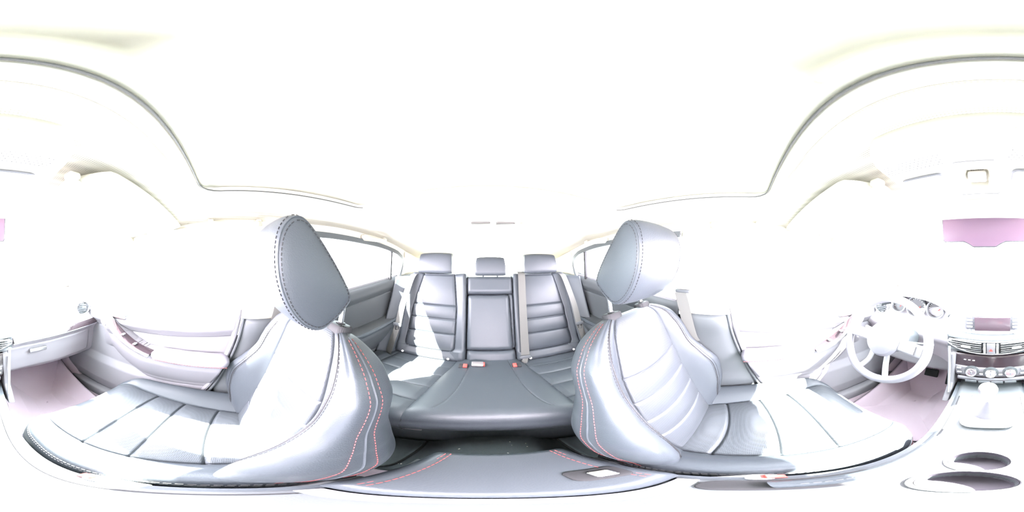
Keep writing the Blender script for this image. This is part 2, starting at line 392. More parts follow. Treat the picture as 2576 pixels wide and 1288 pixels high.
    # kick panel ahead of the door
    MB().box(S(0.715, -1.05, 0.42), (0.04, 0.34, 0.64), 0.01).build('trim_17' if sgn < 0 else 'trim_18', M['plastic'], kind='structure')

# --- doors
def door_depth(y, z, front=True):
    """how far the lining stands in from |x| = 0.70"""
    y = np.asarray(y, float); z = np.asarray(z, float)
    bz = belt_z(y)
    d = 0.018 + 0.030 * np.clip((z - (bz - 0.11)) / 0.05, 0, 1) ** 1.3 * (1 - 0.6 * np.clip((z - bz + 0.03) / 0.03, 0, 1) ** 2)   # upper roll
    if front: az = 0.600 + 0.13 * np.clip((-y - 0.33) / 0.22, 0, 1) ** 1.5; end = np.clip((y + 0.62) / 0.10, 0, 1)
    else: az = 0.610 + 0.09 * np.clip((-(y - 0.62)) / 0.28, 0, 1) ** 1.6; end = np.clip((y - 0.30) / 0.08, 0, 1)
    below = np.clip((az - z) / 0.006, 0, 1)
    taper = np.clip(1 - (az - 0.05 - z) / 0.16, 0, 1) ** 0.7
    d = d + 0.078 * below * np.where(z < az - 0.05, taper, 1.0) * end ** 0.7
    d = d + 0.022 * np.clip((0.42 - z) / 0.05, 0, 1) * np.clip((z - 0.12) / 0.10, 0.0, 1)       # map pocket
    d = d - 0.006 * np.exp(-((z - (bz - 0.105)) / 0.005) ** 2)
    return d
def belt_z(y): return interp(y, [-1.1, -0.62, 0.0, 0.5, 1.1], [0.715, 0.75, 0.805, 0.865, 0.905])
def door(n, sgn, front, lab):
    S = lambda x, y, z: (sgn * x, y, z)
    g = thing('door_%d' % n, S(0.70, -0.45 if front else 0.7, 0.1), kind='structure')
    NZ, NY = 110, 110; P = np.zeros((NZ, NY, 3))
    for i in range(NZ):
        t = i / (NZ - 1)
        for j in range(NY):
            s_ = j / (NY - 1)
            z0 = 0.13; 
            if front: y0 = -0.95; zz = z0 + t * 0.70; yr = door_rear_y(zz) - 0.010
            else: y0 = 0.29; zz = z0 + t * 0.78; yr = float(interp(zz, [0.1, 0.45, 0.9], [0.62, 0.86, 1.09]))
            if not front: y0 = float(interp(zz, [0.1, 0.5, 0.9], [0.36, 0.29, 0.272]))
            y = y0 + (yr - y0) * s_; z = z0 + t * (float(belt_z(y)) - z0)
            x = 0.70 - float(door_depth(y, z, front)); P[i, j] = S(x, y, z)
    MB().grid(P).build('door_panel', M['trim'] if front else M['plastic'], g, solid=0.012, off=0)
    # top ledge
    ys = np.linspace(-0.95, 0.03, 30) if front else np.linspace(0.28, 1.08, 30)
    MB().strip([S(0.673, y, float(belt_z(y)) + 0.001) for y in ys], 0.03, 0.012, (0, 0, 1)).build('window_ledge', M['trim'], g)
    # glass
    P = []
    for y in np.linspace(-1.05, 0.04, 20) if front else np.linspace(0.27, 1.09, 20):
        zb = float(belt_z(y)) - 0.01; zt = max(rail_z(y), zb + 0.005)
        P.append([S(0.668 + (rail_x(y) + 0.005 - 0.668) * t, y, zb + (zt - zb) * t) for t in np.linspace(0, 1, 8)])
    MB().grid(np.array(P)).build('window_pane', M['glass'], g, solid=0.004)
    # frame round the glass
    if front: path = [S(rail_x(y) + 0.004, y, rail_z(y) - 0.004) for y in np.linspace(-1.02, 0.06, 26)]
    else:
        path = [S(rail_x(y) + 0.004, y, rail_z(y) - 0.004) for y in np.linspace(0.25, 0.98, 18)]
        path += [S(0.615, 1.035, 1.045), S(0.62, 1.066, 1.015), S(0.63, 1.08, 0.98), S(0.64, 1.075, 0.93), S(0.65, 1.066, 0.89)]
    fm = MB().strip(path, 0.026, 0.018, (sgn, 0, 0))
    fm.build('window_frame', M['cream'] if front else M['plastic'], g)
    if not front:
        MB().strip([S(0.612, 0.905, 1.08), S(0.655, 0.955, 0.885)], 0.016, 0.014, (sgn, 0, 0)).build('quarter_divider', M['rubber'], g)
        MB().tube([S(0.585, y, 0.607 + 0.09 * float(np.clip(-(y - 0.62) / 0.28, 0, 1)) ** 1.6) for y in np.linspace(0.36, 0.96, 24)], 0.012).build('armrest', M['leather'], g)
    else:
        # padded armrest, pull cup, switch panel, handle, stitching
        a = spline([(0.618, -0.30, 0.604), (0.614, -0.2, 0.607), (0.614, -0.08, 0.607), (0.618, 0.0, 0.604)], 24)
        MB().ring_sweep([S(*p) for p in a], [(q[0], q[1]) for q in rrect(0.092, 0.034, 0.015)], scales=[min(1.0, 0.35 + 0.65 * (min(i_, 23 - i_) / 3.0) ** 0.5) for i_ in range(24)]).build('armrest', M['wheel'], g)
        
        stitches(MB(), [S(0.5675, y, 0.602) for y in np.linspace(-0.28, -0.005, 20)], 0.0010).build('stitching', M['red_thread'], g)
        sw = spline([(0.604, -0.30, 0.606), (0.604, -0.38, 0.628), (0.606, -0.46, 0.672), (0.612, -0.545, 0.735)], 16)
        MB().ring_sweep([S(*p) for p in sw], [(q[0], q[1]) for q in rrect(0.052, 0.010, 0.004)]).build('switch_panel', M['gloss'], g)
        for k, f in enumerate((5, 9)):
            p = sw[f]; MB().box(S(p[0], p[1], p[2] + 0.008), (0.020, 0.016, 0.008), 0.002, rot=(0.4, 0, 0)).build('window_switch', M['silver'], g)
        MB().ring_sweep([S(p[0] - 0.030, p[1], p[2] - 0.002) for p in sw], [(q[0], q[1]) for q in rrect(0.010, 0.014, 0.004)]).build('silver_strip', M['silver'], g)
        hb = MB().prism(rrect(0.10, 0.045, 0.02), S(0.655, -0.50, 0.735), (0, 1, 0.08), (0, 0, 1), 0.012, 0.003); hh = hb.build('handle_cup', M['plastic'], g)
        MB().prism(rrect(0.085, 0.020, 0.009), S(0.645, -0.50, 0.737), (0, 1, 0.08), (0, 0, 1), 0.012, 0.004).build('handle_lever', M['chrome'], hh)
        MB().box(S(0.632, -0.20, 0.275), (0.006, 0.10, 0.014), 0.002).build('courtesy_lamp', M['white'], g)
        xs_ = 0.70 - float(door_depth(-0.50, 0.43)) - 0.001
        MB().lathe([(0.0, 0), (0.052, 0), (0.056, 0.003), (0.052, 0.006), (0.02, 0.004), (0, 0.004)], S(xs_ + 0.004, -0.50, 0.43), (-sgn, 0, 0.22), caps=False).build('speaker_grille', M['trim'], g)
        # mirror sail panel at the front corner
        MB().prism([(0, 0), (0.17, 0.01), (0.17, 0.075)], S(0.668, -0.98, float(belt_z(-0.98)) - 0.01), (0, 1, 0.05), (0, 0, 1), 0.012, 0.002).build('mirror_sail', M['plastic'], g)
    if front:
        seam = [S(0.70 - float(door_depth(y, belt_z(y) - 0.125)) - 0.001, y, float(belt_z(y)) - 0.125) for y in np.linspace(-0.55, -0.03, 50)]
        stitches(MB(), seam, 0.0010).build('seam_stitching', M['thread'], g)
    return g
door(1, -1, True, ''); door(2, 1, True, ''); door(3, -1, False, ''); door(4, 1, False, '')

# --- windscreen and rear window
P = []
for t in np.linspace(0, 1, 12):
    y = -1.12 + t * 0.68; z = 0.79 + t * 0.372; hw = 0.70 - 0.09 * t
    P.append([(hw * s_, y - 0.14 * (1 - s_ * s_) * (1 - 0.6 * t), z + 0.012 * (1 - s_ * s_)) for s_ in np.linspace(-1, 1, 20)])
MB().grid(np.array(P)).build('window_1', M['glass'], kind='structure', solid=0.005)
P = []
for t in np.linspace(0, 1, 10):
    y = 1.42 + t * 0.42; z = 1.035 - t * 0.14; hw = 0.56 + 0.09 * t
    P.append([(hw * s_, y + 0.06 * (1 - s_ * s_), z + 0.02 * (1 - s_ * s_)) for s_ in np.linspace(-1, 1, 16)])
MB().grid(np.array(P)).build('window_2', M['glass'], kind='structure', solid=0.005)
MB().strip([(0.60 * s_, -0.455 - 0.04 * (1 - s_ * s_), float(roof_z(0.6 * s_, -0.45)) - 0.004) for s_ in np.linspace(-1, 1, 20)], 0.05, 0.02, (0, 0, 1)).build('trim_19', M['cream'], kind='structure')

# ================================================================ FRONT SEATS
def front_seat(cx, yj, tilt, inner_sign, lab, cat, hdy, hdz):
    """inner_sign: x direction (in the car) that points to the centre console"""
    root = thing('front_seat', (cx, yj - 0.15, 0.0), lab, cat)
    th = math.radians(tilt)
    O = np.array([cx, yj, 0.375]); Xv = np.array([1.0, 0, 0]); U = np.array([0, math.sin(th), math.cos(th)]); Nn = np.array([0, -math.cos(th), math.sin(th)])
    loc = lambda x, u, n: O + Xv * x + U * u + Nn * n
    # ---- backrest loft
    us = np.concatenate([np.linspace(-0.10, 0.46, 100), 0.46 + 0.075 * np.sin(np.linspace(0, PI / 2, 22)[1:])])
    def refine(a, seams, hw_=0.009):
        ex = [q + d for q in seams for d in np.linspace(-hw_, hw_, 9)]
        keep = [v for v in a if all(abs(v - q) > hw_ + 0.001 for q in seams)]
        return np.array(sorted(keep + ex))
    us = refine(us, [0.335, 0.235, 0.145, 0.055])
    K = 150; HP = np.linspace(0, 1, K)
    def section(u):
        wd = float(interp(u, [-0.10, 0.0, 0.08, 0.16, 0.24, 0.31, 0.40, 0.46, 0.535], [0.235, 0.244, 0.260, 0.264, 0.246, 0.228, 0.222, 0.200, 0.150]))
        bol = float(interp(u, [-0.10, 0.0, 0.08, 0.16, 0.24, 0.32, 0.40, 0.46, 0.535], [0.012, 0.052, 0.085, 0.098, 0.074, 0.044, 0.034, 0.022, 0.008]))
        bk = float(interp(u, [-0.10, 0.1, 0.3, 0.46, 0.535], [-0.135, -0.140, -0.130, -0.095, -0.07]))
        iw = float(interp(u, [-0.10, 0.1, 0.3, 0.45, 0.535], [0.128, 0.140, 0.135, 0.118, 0.105]))
        puff = 0.0
        ctl = [(0, 0.006), (iw * 0.55, 0.005), (iw * 0.93, 0.002), (iw, -0.007), (iw + 0.010, 0.004), (iw + (wd - iw) * 0.40, bol * 0.72), (iw + (wd - iw) * 0.72, bol), (wd - 0.010, bol * 0.86), (wd + 0.002, bol * 0.45),
               (wd + 0.004, -0.030), (wd - 0.006, -0.072), (wd - 0.030, bk + 0.022), (wd - 0.065, bk + 0.004), (wd * 0.45, bk), (0, bk)]
        if u > 0.46:
            f = math.sqrt(max(0.0, 1 - ((u - 0.46) / 0.0755) ** 2)); f = max(f, 0.05)
            mid = bk * 0.45; ctl = [(a * (0.55 + 0.45 * f), mid + (b - mid) * f) for a, b in ctl]
        return spline(ctl, K)
    SEAM = [0.335, 0.235, 0.145, 0.055]
    secs = [section(u) for u in us]
    Pr = np.zeros((len(us), K, 3))
    for i, u in enumerate(us):
        for k in range(K):
            x, n = secs[i][k]
            if k < 34:
                g = sum(math.exp(-((u - q) / 0.004) ** 2) for q in SEAM)
                hump = 0.5 - 0.5 * math.cos(2 * PI * ((u - 0.055) / 0.092)) if u < 0.335 else 0.5
                n = n - 0.006 * g + 0.004 * hump * (1 - (x / 0.14) ** 2)
            Pr[i, k] = (x, u + 0.018 * min(1, (x / 0.16) ** 2) * max(0, 1 - (max(0, u - 0.36) / 0.10)), n)
    def half(a, b, s): return np.array([[loc(s * p[0], p[1], p[2]) for p in row[a:b + 1]] for row in Pr])
    CI = next(k for k in range(K) if secs[30][k][0] >= section(us[30])[32][0]) if False else 32
    # column of the insert seam: ctl point 3 of 14 segments
    CI = int(round(3 / 14 * (K - 1))); CS = int(round(8.6 / 14 * (K - 1)))
    ins = MB()
    for s in (1, -1): ins.grid(half(0, CI, s))
    ins.build('backrest_insert', M['perforated'], root, label='perforated centre panel with cross seams')
    for s in (1, -1): MB().grid(half(CI, CS, s)).build('backrest_bolster', M['leather'], root)
    sh = MB()
    for s in (1, -1): sh.grid(half(CS, K - 1, s))
    top = Pr[-1]; cap = MB()
    sh.add([loc(p[0], p[1], p[2]) for p in top] + [loc(-p[0], p[1], p[2]) for p in top[::-1]], [tuple(range(2 * K))])
    bot = Pr[0]; sh.add([loc(p[0], p[1], p[2]) for p in bot] + [loc(-p[0], p[1], p[2]) for p in bot[::-1]], [tuple(range(2 * K))])
    sh.build('backrest_shell', M['leather'], root)
    # piping and stitches along the side of the backrest
    def along(col, s, off, i0=4, i1=len(us) - 6):
        pts = []
        for i in range(i0, i1):
            a = Pr[i, col]; b = Pr[i, min(col + 1, K - 1)]; c = Pr[i, col - 1]; t = b - c; nn = np.array([-t[2], 0, t[0]]); nn = nn / (np.linalg.norm(nn) + 1e-9)
            if nn[0] < 0 and abs(nn[0]) > abs(nn[2]): nn = -nn
            elif abs(nn[2]) >= abs(nn[0]) and ((a[2] < -0.05) != (nn[2] < 0)): nn = -nn
            q = a + nn * off; pts.append(loc(s * q[0], q[1], q[2]))
        return pts
    pip = MB()
    for s in (1, -1):
        MB().tube(along(CS, s, 0.000), 0.0022, seg=8).build('piping', M['leather'], root)
        MB().tube(along(CI, s, -0.001), 0.0020, seg=6).build('piping', M['leather'], root)
        for c in (CS - 3, CS + 3): stitches(MB(), along(c, s, 0.0004), 0.0008, 0.006, 0.004).build('stitching', M['red_thread'], root, label='red contrast stitching')
        MB().tube(along(int(5.3 / 14 * K), s, 0.0), 0.0018, seg=6).build('piping', M['seam'], root)
        for c in (int(5.15 / 14 * K), int(5.5 / 14 * K)): stitches(MB(), along(c, s, 0.0004), 0.0009).build('seam_stitching', M['seam'], root)
    # ---- cushion loft (stations run rear -> front)
    zc = 0.348; tl = math.radians(9)
    V = np.array([0, -math.cos(tl), math.sin(tl)]); W = np.array([0, math.sin(tl), math.cos(tl)])
    Oc = np.array([cx, yj + 0.045, zc - 0.05]); locc = lambda x, v, n: Oc + Xv * x + V * v + W * n
    L1 = 0.445; vs = np.concatenate([np.linspace(-0.03, L1, 90), L1 + 0.075 * np.sin(np.linspace(0, PI / 2, 24)[1:])])
    vs = refine(vs, [0.14, 0.255, 0.36])
    def csec(v):
        wd = float(interp(v, [-0.03, 0.1, 0.3, 0.42, 0.505], [0.242, 0.253, 0.256, 0.252, 0.215]))
        bol = float(interp(v, [-0.03, 0.08, 0.25, 0.40, 0.505], [0.044, 0.060, 0.056, 0.036, 0.018]))
        bt = -0.10; iw = float(interp(v, [-0.03, 0.15, 0.35, 0.505], [0.120, 0.150, 0.168, 0.175]))
        ctl = [(0, 0.036), (iw * 0.55, 0.034), (iw * 0.93, 0.027), (iw, 0.016), (iw + 0.008, 0.028), (iw + (wd - iw) * 0.4, 0.02 + bol * 0.7), (iw + (wd - iw) * 0.75, 0.02 + bol * 0.9), (wd - 0.006, 0.012 + bol * 0.7), (wd + 0.002, 0.0 + bol * 0.3),
               (wd + 0.006, -0.03), (wd + 0.004, -0.06), (wd - 0.01, -0.085), (wd - 0.06, bt), (wd * 0.4, bt), (0, bt)]
        if v > L1:
            f = math.sqrt(max(0.0, 1 - ((v - L1) / 0.0755) ** 2)); f = max(f, 0.04); mid = -0.045
            ctl = [(a * (0.72 + 0.28 * f), mid + (b - mid) * f) for a, b in ctl]
        return spline(ctl, K)
    Pc = np.zeros((len(vs), K, 3)); CSEAM = [0.14, 0.255, 0.36]
    for i, v in enumerate(vs):
        sc_ = csec(v)
        for k in range(K):
            x, n = sc_[k]
            if k < 34:
                g = sum(math.exp(-((v - q) / 0.004) ** 2) for q in CSEAM); n -= 0.007 * g
                hump = 0.5 - 0.5 * math.cos(2 * PI * ((v - 0.025) / 0.115)) if v < L1 else 0.6
                n += 0.006 * hump * max(0, 1 - (x / 0.16) ** 2)
            Pc[i, k] = (x, v - 0.025 * min(1, (x / 0.17) ** 2) * min(1, max(0, v) / 0.1) * max(0, 1 - max(0, v - 0.38) / 0.10), n)
    def chalf(a, b, s): return np.array([[locc(s * p[0], p[1], p[2]) for p in row[a:b + 1]] for row in Pc])
    ins = MB()
    for s in (1, -1): ins.grid(chalf(0, CI, s))
    ins.build('cushion_insert', M['perforated'], root, label='perforated centre panel with cross seams')
    for s in (1, -1): MB().grid(chalf(CI, CS, s)).build('cushion_bolster', M['leather'], root)
    sh = MB()
    for s in (1, -1): sh.grid(chalf(CS, K - 1, s))
    for row in (Pc[-1], Pc[0]): sh.add([locc(p[0], p[1], p[2]) for p in row] + [locc(-p[0], p[1], p[2]) for p in row[::-1]], [tuple(range(2 * K))])
    sh.build('cushion_shell', M['leather'], root)
    def calong(col, s, off, i0=3, i1=len(vs) - 4):
        pts = []
        for i in range(i0, i1):
            a = Pc[i, col]; d = Pc[i, min(col + 1, K - 1)] - Pc[i, col - 1]; nn = np.array([-d[2], 0, d[0]]); nn /= (np.linalg.norm(nn) + 1e-9)
            if nn[0] < -0.5 or (abs(nn[0]) <= 0.5 and nn[2] < 0): nn = -nn
            q = a + nn * off; pts.append(locc(s * q[0], q[1], q[2]))
        return pts
    pip = MB()
    for s in (1, -1):
        MB().tube(calong(CS, s, 0), 0.0024, seg=8).build('piping', M['leather'], root)
        MB().tube(calong(CI, s, -0.001), 0.0020, seg=6).build('piping', M['leather'], root)
        stitches(MB(), calong(CS + 3, s, 0.0005), 0.0009, 0.006, 0.004).build('stitching', M['red_thread'], root, label='red contrast stitching')
        for c in (int(7.0 / 14 * K), int(7.35 / 14 * K)): stitches(MB(), calong(c, s, 0.0005), 0.0009).build('seam_stitching', M['thread'], root)
    # ---- side shields, rails, lever, buckle
    for s in (-1, 1):
        poly = [(-0.26, -0.075), (-0.24, -0.035), (-0.10, -0.02), (0.08, 0.03), (0.15, 0.07), (0.19, 0.05), (0.17, -0.05), (0.10, -0.085)]
        MB().prism(poly, (cx + s * 0.256, yj - 0.11, 0.27), (0, 1, 0), (0, 0, 1), 0.022, 0.005).build('side_shield', M['plastic'], root)
        MB().box((cx + s * 0.17, yj - 0.17, 0.045 + 0.02), (0.045, 0.55, 0.05), 0.006).build('seat_rail', M['metal'], root)
        for yy in (-0.35, 0.05): MB().box((cx + s * 0.17, yj + yy, 0.145), (0.028, 0.05, 0.15), 0.005).build('seat_bracket', M['plastic'], root)
    MB().box((cx, yj - 0.17, 0.215), (0.44, 0.40, 0.04), 0.01).build('seat_pan', M['plastic'], root)
    lv = MB().box((cx - inner_sign * 0.279, yj - 0.10, 0.275), (0.018, 0.16, 0.022), 0.007, rot=(-0.12, 0, 0)); lv.build('recline_lever', M['plastic'], root)
    bx_ = cx + inner_sign * 0.268
    bk = MB().strip([(bx_, yj - 0.02, 0.22), (bx_, yj - 0.06, 0.30), (bx_, yj - 0.10, 0.345)], 0.034, 0.010, (1, 0, 0)); bkl = bk.build('buckle_stalk', M['plastic'], root)
    R3 = Matrix.Rotation(math.radians(38), 3, 'X')
    MB().box((bx_, yj - 0.125, 0.375), (0.022, 0.034, 0.075), 0.006, rot=R3).build('buckle_housing', M['white'], root)
    MB().box((bx_, yj - 0.150, 0.407), (0.014, 0.024, 0.010), 0.002, rot=R3).build('buckle_button', M['red'], root)
    # seat back pocket panel
    MB().prism(rrect(0.34, 0.36, 0.05), loc(0, 0.20, -0.1435), (1, 0, 0), tuple(U), 0.008, 0.003).build('back_panel', M['plastic'], root)
    # ---- headrest posts and guides
    for s in (-1, 1):
        base = loc(s * 0.075, 0.518, -0.035); tip = base + U * 0.12 + Nn * 0.012
        MB().tube([base - U * 0.05, base + U * 0.03, tip], 0.0065, seg=16).build('headrest_post', M['chrome'], root)
        gd = MB().prism(rrect(0.058, 0.040, 0.014), base + U * 0.016, (1, 0, 0), tuple(-Nn), 0.026, 0.006).build('post_guide', M['rubber'], root)
        MB().tube([base + U * 0.027, base + U * 0.032], 0.011, seg=16).build('guide_collar', M['rubber'], gd)
    # ---- headrest: teardrop side profile lofted across
    prof = np.array([(0.078, 0.064), (0.062, 0.045), (0.055, 0.015), (0.056, -0.02), (0.065, -0.055), (0.083, -0.090), (0.108, -0.117), (0.136, -0.128), (0.168, -0.115), (0.200, -0.092), (0.208, -0.078), (0.196, -0.050), (0.170, -0.012), (0.140, 0.026), (0.115, 0.054), (0.096, 0.067)])
    cr_ = spline(prof, 96, closed=True); cen = np.array([0.118, -0.035]); cr_ = cen + (cr_ - cen) * np.array([1.04, 1.13]); yo = base[1] - 0.214 + 0.020 + hdy; zo = base[2] - 0.882 + 1.05 + 0.028 + hdz
    HX = [(0.0, 1.0), (0.03, 0.998), (0.06, 0.994), (0.085, 0.985), (0.100, 0.972), (0.110, 0.955), (0.116, 0.938), (0.120, 0.915), (0.1225, 0.88), (0.1245, 0.80), (0.126, 0.66), (0.1275, 0.45), (0.1285, 0.22), (0.129, 0.00001)]
    def hrow(x, f):
        bow = 0.008 * (x / 0.12) ** 2
        return np.array([(cx + x, yo + bow + cen[0] + (p[0] - cen[0]) * f, zo + cen[1] + (p[1] - cen[1]) * f) for p in cr_])
    SE_ = 7
    row = [hrow(-x, f) for x, f in HX[SE_:0:-1]] + [hrow(x, f) for x, f in HX[:SE_ + 1]]
    hr = MB().grid(np.array(row), wrap=True).build('headrest', M['leather'], root)
    for s in (-1, 1):
        sp_ = MB().grid(np.array([hrow(s * x, f) for x, f in HX[SE_:]]), wrap=True).build('headrest_side_panel', M['leather'], hr)
        MB().tube(list(hrow(s * 0.1200, 0.917)), 0.0016, seg=6, closed=True).build('piping', M['leather'], hr)
        for x_, f_ in ((0.1236, 0.860), (0.112, 0.958)):
            pth = hrow(s * x_, f_); pth = np.vstack([pth, pth[:1]]); pth[:, 0] += s * 0.0004
            stitches(MB(), pth, 0.0008, 0.005, 0.003).build('stitching', M['seam'], hr)
    return root
front_seat(-0.385, 0.040, 17.0, 1, 'black leather front seat with red stitching on the passenger side, bleached by sunlight', 'car seat', -0.022, -0.012)
front_seat(0.385, 0.122, 20.0, -1, 'black leather front seat with red stitching facing the steering wheel', 'car seat', 0.004, 0.014)

# ================================================================ REAR BENCH
bench = thing('rear_bench_seat', (0, 0.9, 0.0), 'wide black leather rear bench seat with three headrests and centre armrest', 'bench seat')
ZB, ZT, YB, YT = 0.37, 0.93, 0.885, 1.12
def back_block(name, x0, x1, ins, seams, nx=170, nz=170, mat='leather', zb=ZB, zt=ZT, xt0=None, xt1=None, base=0.0, parent=bench, label=None):
    """front of one seatback block as a dense padded surface closed to a solid; ins(z) -> (xa, xb) seam of the inset panel"""
    F = np.zeros((nz, nx, 3)); xt0 = x0 if xt0 is None else xt0; xt1 = x1 if xt1 is None else xt1
    for i in range(nz):
        t = i / (nz - 1); z = zb + (zt - zb) * t; hgt = (z - ZB) / (ZT - ZB); a = x0 + (xt0 - x0) * hgt; b = x1 + (xt1 - x1) * hgt
        for j in range(nx):
            s_ = j / (nx - 1); x = a + (b - a) * s_
            y = YB + (YT - YB) * hgt - base
            e = min(s_, 1 - s_) * (b - a); ez = min(t, 1 - t) * (zt - zb)
            rr = 0.028; rnd = 0.0
            if e < rr: rnd += rr - math.sqrt(max(0, rr * rr - (rr - e) ** 2))
            if ez < rr: rnd += rr - math.sqrt(max(0, rr * rr - (rr - ez) ** 2))
            n = -min(rnd, 0.045)
            if ins:
                xa, xb = ins(z)
                if xa is not None:
                    d = min(x - xa, xb - x, z - ins.z0, ins.z1 - z) if True else 0
                    n -= 0.007 * math.exp(-(d / 0.0035) ** 2)
                    if d < 0: n += ins.bol * min(1, -d / 0.06)
                    else:
                        for q in seams:
                            n -= 0.007 * math.exp(-((z - q - 0.0 * x) / 0.004) ** 2)
                        n += 0.004 * min(1, d / 0.02)
                        for q0, q1 in zip(seams[:-1], seams[1:]):
                            lo, hi = min(q0, q1), max(q0, q1)
                            if lo < z < hi: n += 0.006 * math.sin(PI * (z - lo) / (hi - lo))
            F[i, j] = (x, y - n * 0.93, z + n * 0.38)
    mb = MB().grid(F)
    # close: sides/back
    B = F.copy(); B[:, :, 1] = B[:, :, 1].max() + 0.02
    rim = [F[0, j] for j in range(nx)] + [F[i, -1] for i in range(1, nz)] + [F[-1, j] for j in range(nx - 2, -1, -1)] + [F[i, 0] for i in range(nz - 2, 0, -1)]
    rimb = [np.array([p[0], min(YB + (YT - YB) * (min(max(p[2], ZB), ZT) - ZB) / (ZT - ZB) + 0.085, 1.2), p[2]]) for p in rim]
    mb.grid(np.array([rim + [rim[0]], rimb + [rimb[0]]]))
    return mb.build(name, M[mat], parent, label=label)
class Ins:
    def __init__(s, zs, xa, xb, z0, z1, bol=0.022): s.zs, s.xa, s.xb, s.z0, s.z1, s.bol = zs, xa, xb, z0, z1, bol
    def __call__(s, z): 
        r = 0.03; k = 0.0
        if z < s.z0 + r: k = r - math.sqrt(max(0, r * r - (r - max(z - s.z0, 0)) ** 2))
        return (float(np.interp(z, s.zs, s.xa)) + k, float(np.interp(z, s.zs, s.xb)) - k)
SE = [0.915, 0.715, 0.63, 0.54, 0.425]
back_block('seatback', -0.575, -0.132, Ins([0.4, 0.7, 0.93], [-0.515, -0.505, -0.46], [-0.20, -0.205, -0.235], 0.430, 1.0), SE, xt0=-0.555, xt1=-0.150, label='seatback section on the passenger side')
back_block('seatback', 0.152, 0.575, Ins([0.4, 0.7, 0.93], [0.205, 0.21, 0.235], [0.515, 0.505, 0.46], 0.430, 1.0), SE, xt0=0.165, xt1=0.555, label='seatback section on the driver side')
back_block('seatback', -0.130, 0.150, None, [], nx=50, nz=50, zb=0.80, zt=0.915, xt0=-0.148, xt1=0.163, base=0.012)
back_block('fold_down_armrest', -0.128, 0.138, None, [], nx=50, nz=90, zb=0.455, zt=0.797, xt0=-0.140, xt1=0.128, base=0.022)
back_block('seatback', -0.130, 0.150, None, [], nx=50, nz=40, zb=0.37, zt=0.452, base=0.014)
back_block('seatback', 0.128, 0.152, None, [], nx=20, nz=60, zb=0.455, zt=0.80, xt0=0.130, xt1=0.165, base=0.004)
# outer seatback wings
for s in (-1, 1):
    P = []
    for z in np.linspace(0.36, 0.90, 24):
        h = (z - 0.37) / 0.56; y = YB + (YT - YB) * h
        P.append([(s * (0.570 - 0.015 * h + 0.085 * t), y - 0.02 - 0.075 * t ** 1.4 + 0.02 * math.exp(-(t / 0.12) ** 2), z) for t in np.linspace(0, 1, 14)])
    MB().grid(np.array(P)).build('side_wing', M['leather'], bench, solid=0.02, off=0)
# cushion
def front_y(x): return 0.425 - 0.055 * min(1, (abs(x) / 0.34)) ** 1.5 + (0.05 * max(0, (abs(x) - 0.45) / 0.15))
def cush(x, y):
    fy = front_y(x); z = 0.362 + 0.012 * math.sin(min(1, max(0, (y - fy) / 0.45)) * PI) + 0.020 * (0.88 - y)/0.45
    ax = abs(x)
    cs = float(interp(y, [0.36, 0.50, 0.62, 0.75, 0.88], [0.235, 0.150, 0.122, 0.110, 0.100]))      # thin seams of centre part
    ce = float(interp(y, [0.36, 0.50, 0.66, 0.80, 0.88], [0.245, 0.235, 0.215, 0.185, 0.17]))          # step to the outer places
    z -= 0.005 * math.exp(-((ax - cs) / 0.0035) ** 2) * (1 if y > 0.45 else 0)
    if ax < ce: z += 0.014 * (1 - (ax / ce) ** 6) + 0.006
    else:
        z -= 0.008 * math.exp(-((ax - ce) / 0.006) ** 2)
        io = float(interp(y, [0.36, 0.6, 0.88], [0.585, 0.57, 0.54]))
        if ax < io and y < 0.80:
            for q in (0.70, 0.59, 0.485): z -= 0.009 * math.exp(-((y - q + 0.03 * (ax - 0.38)) / 0.0045) ** 2)
            z += 0.008 * abs(math.sin(PI * (y - 0.485) / 0.108)) ** 0.7 * min(1, (ax - ce) / 0.03) * min(1, (io - ax) / 0.03)
        elif y < 0.80: z += 0.014 * min(1, (ax - io) / 0.03)
        z -= 0.006 * math.exp(-((y - 0.80) / 0.004) ** 2) * (1 if ax < io else 0)
        z -= 0.006 * math.exp(-((ax - io) / 0.004) ** 2)
    d = y - fy; r = 0.05
    if d < r: z -= r - math.sqrt(max(0, r * r - (r - d) ** 2))
    return z
nx, ny = 430, 190; F = np.zeros((ny, nx, 3))
for j in range(nx):
    x = -0.64 + 1.28 * j / (nx - 1); fy = front_y(x)
    for i in range(ny):
        y = fy + (0.90 - fy) * (i / (ny - 1)) ** 1.15
        F[i, j] = (x, y, cush(x, y))
low = np.array([[(F[0, j, 0], F[0, j, 1] + 0.006 * t - 0.012 * math.sin(PI * t), F[0, j, 2] - 0.075 * t) for j in range(nx)] for t in np.linspace(0, 1, 8)])
MB().grid(F).grid(low).build('cushion', M['leather'], bench, solid=0.02, off=0)
st = MB(); stitches(st, [(x, front_y(x) - 0.0055, cush(x, front_y(x)) - 0.004) for x in np.linspace(-0.24, 0.24, 80)], 0.0011)
st.build('stitching', M['thread'], bench)
P = np.array([[(x, front_y(x) + 0.015 + 0.04 * t, 0.30 - 0.27 * t) for x in np.linspace(-0.64, 0.64, 40)] for t in np.linspace(0, 1, 6)])
MB().grid(P).build('cushion_base', M['carpet'], bench, solid=0.02, off=0)
for s in (-1,):
    MB().strip([(s * x, front_y(x) + 0.004, 0.262) for x in np.linspace(0.19, 0.40, 12)], 0.018, 0.008, (0, 1, 0)).build('edge_trim', M['metal'], bench)
# child-seat anchor buttons
for x in (-0.505, -0.225, 0.225, 0.50):
    MB().lathe([(0.0, 0), (0.0075, 0), (0.0075, 0.003), (0.0, 0.0045)], (x, YB - 0.017, 0.398), (0, -1, 0.35), seg=20).build('anchor_button', M['white'], bench)
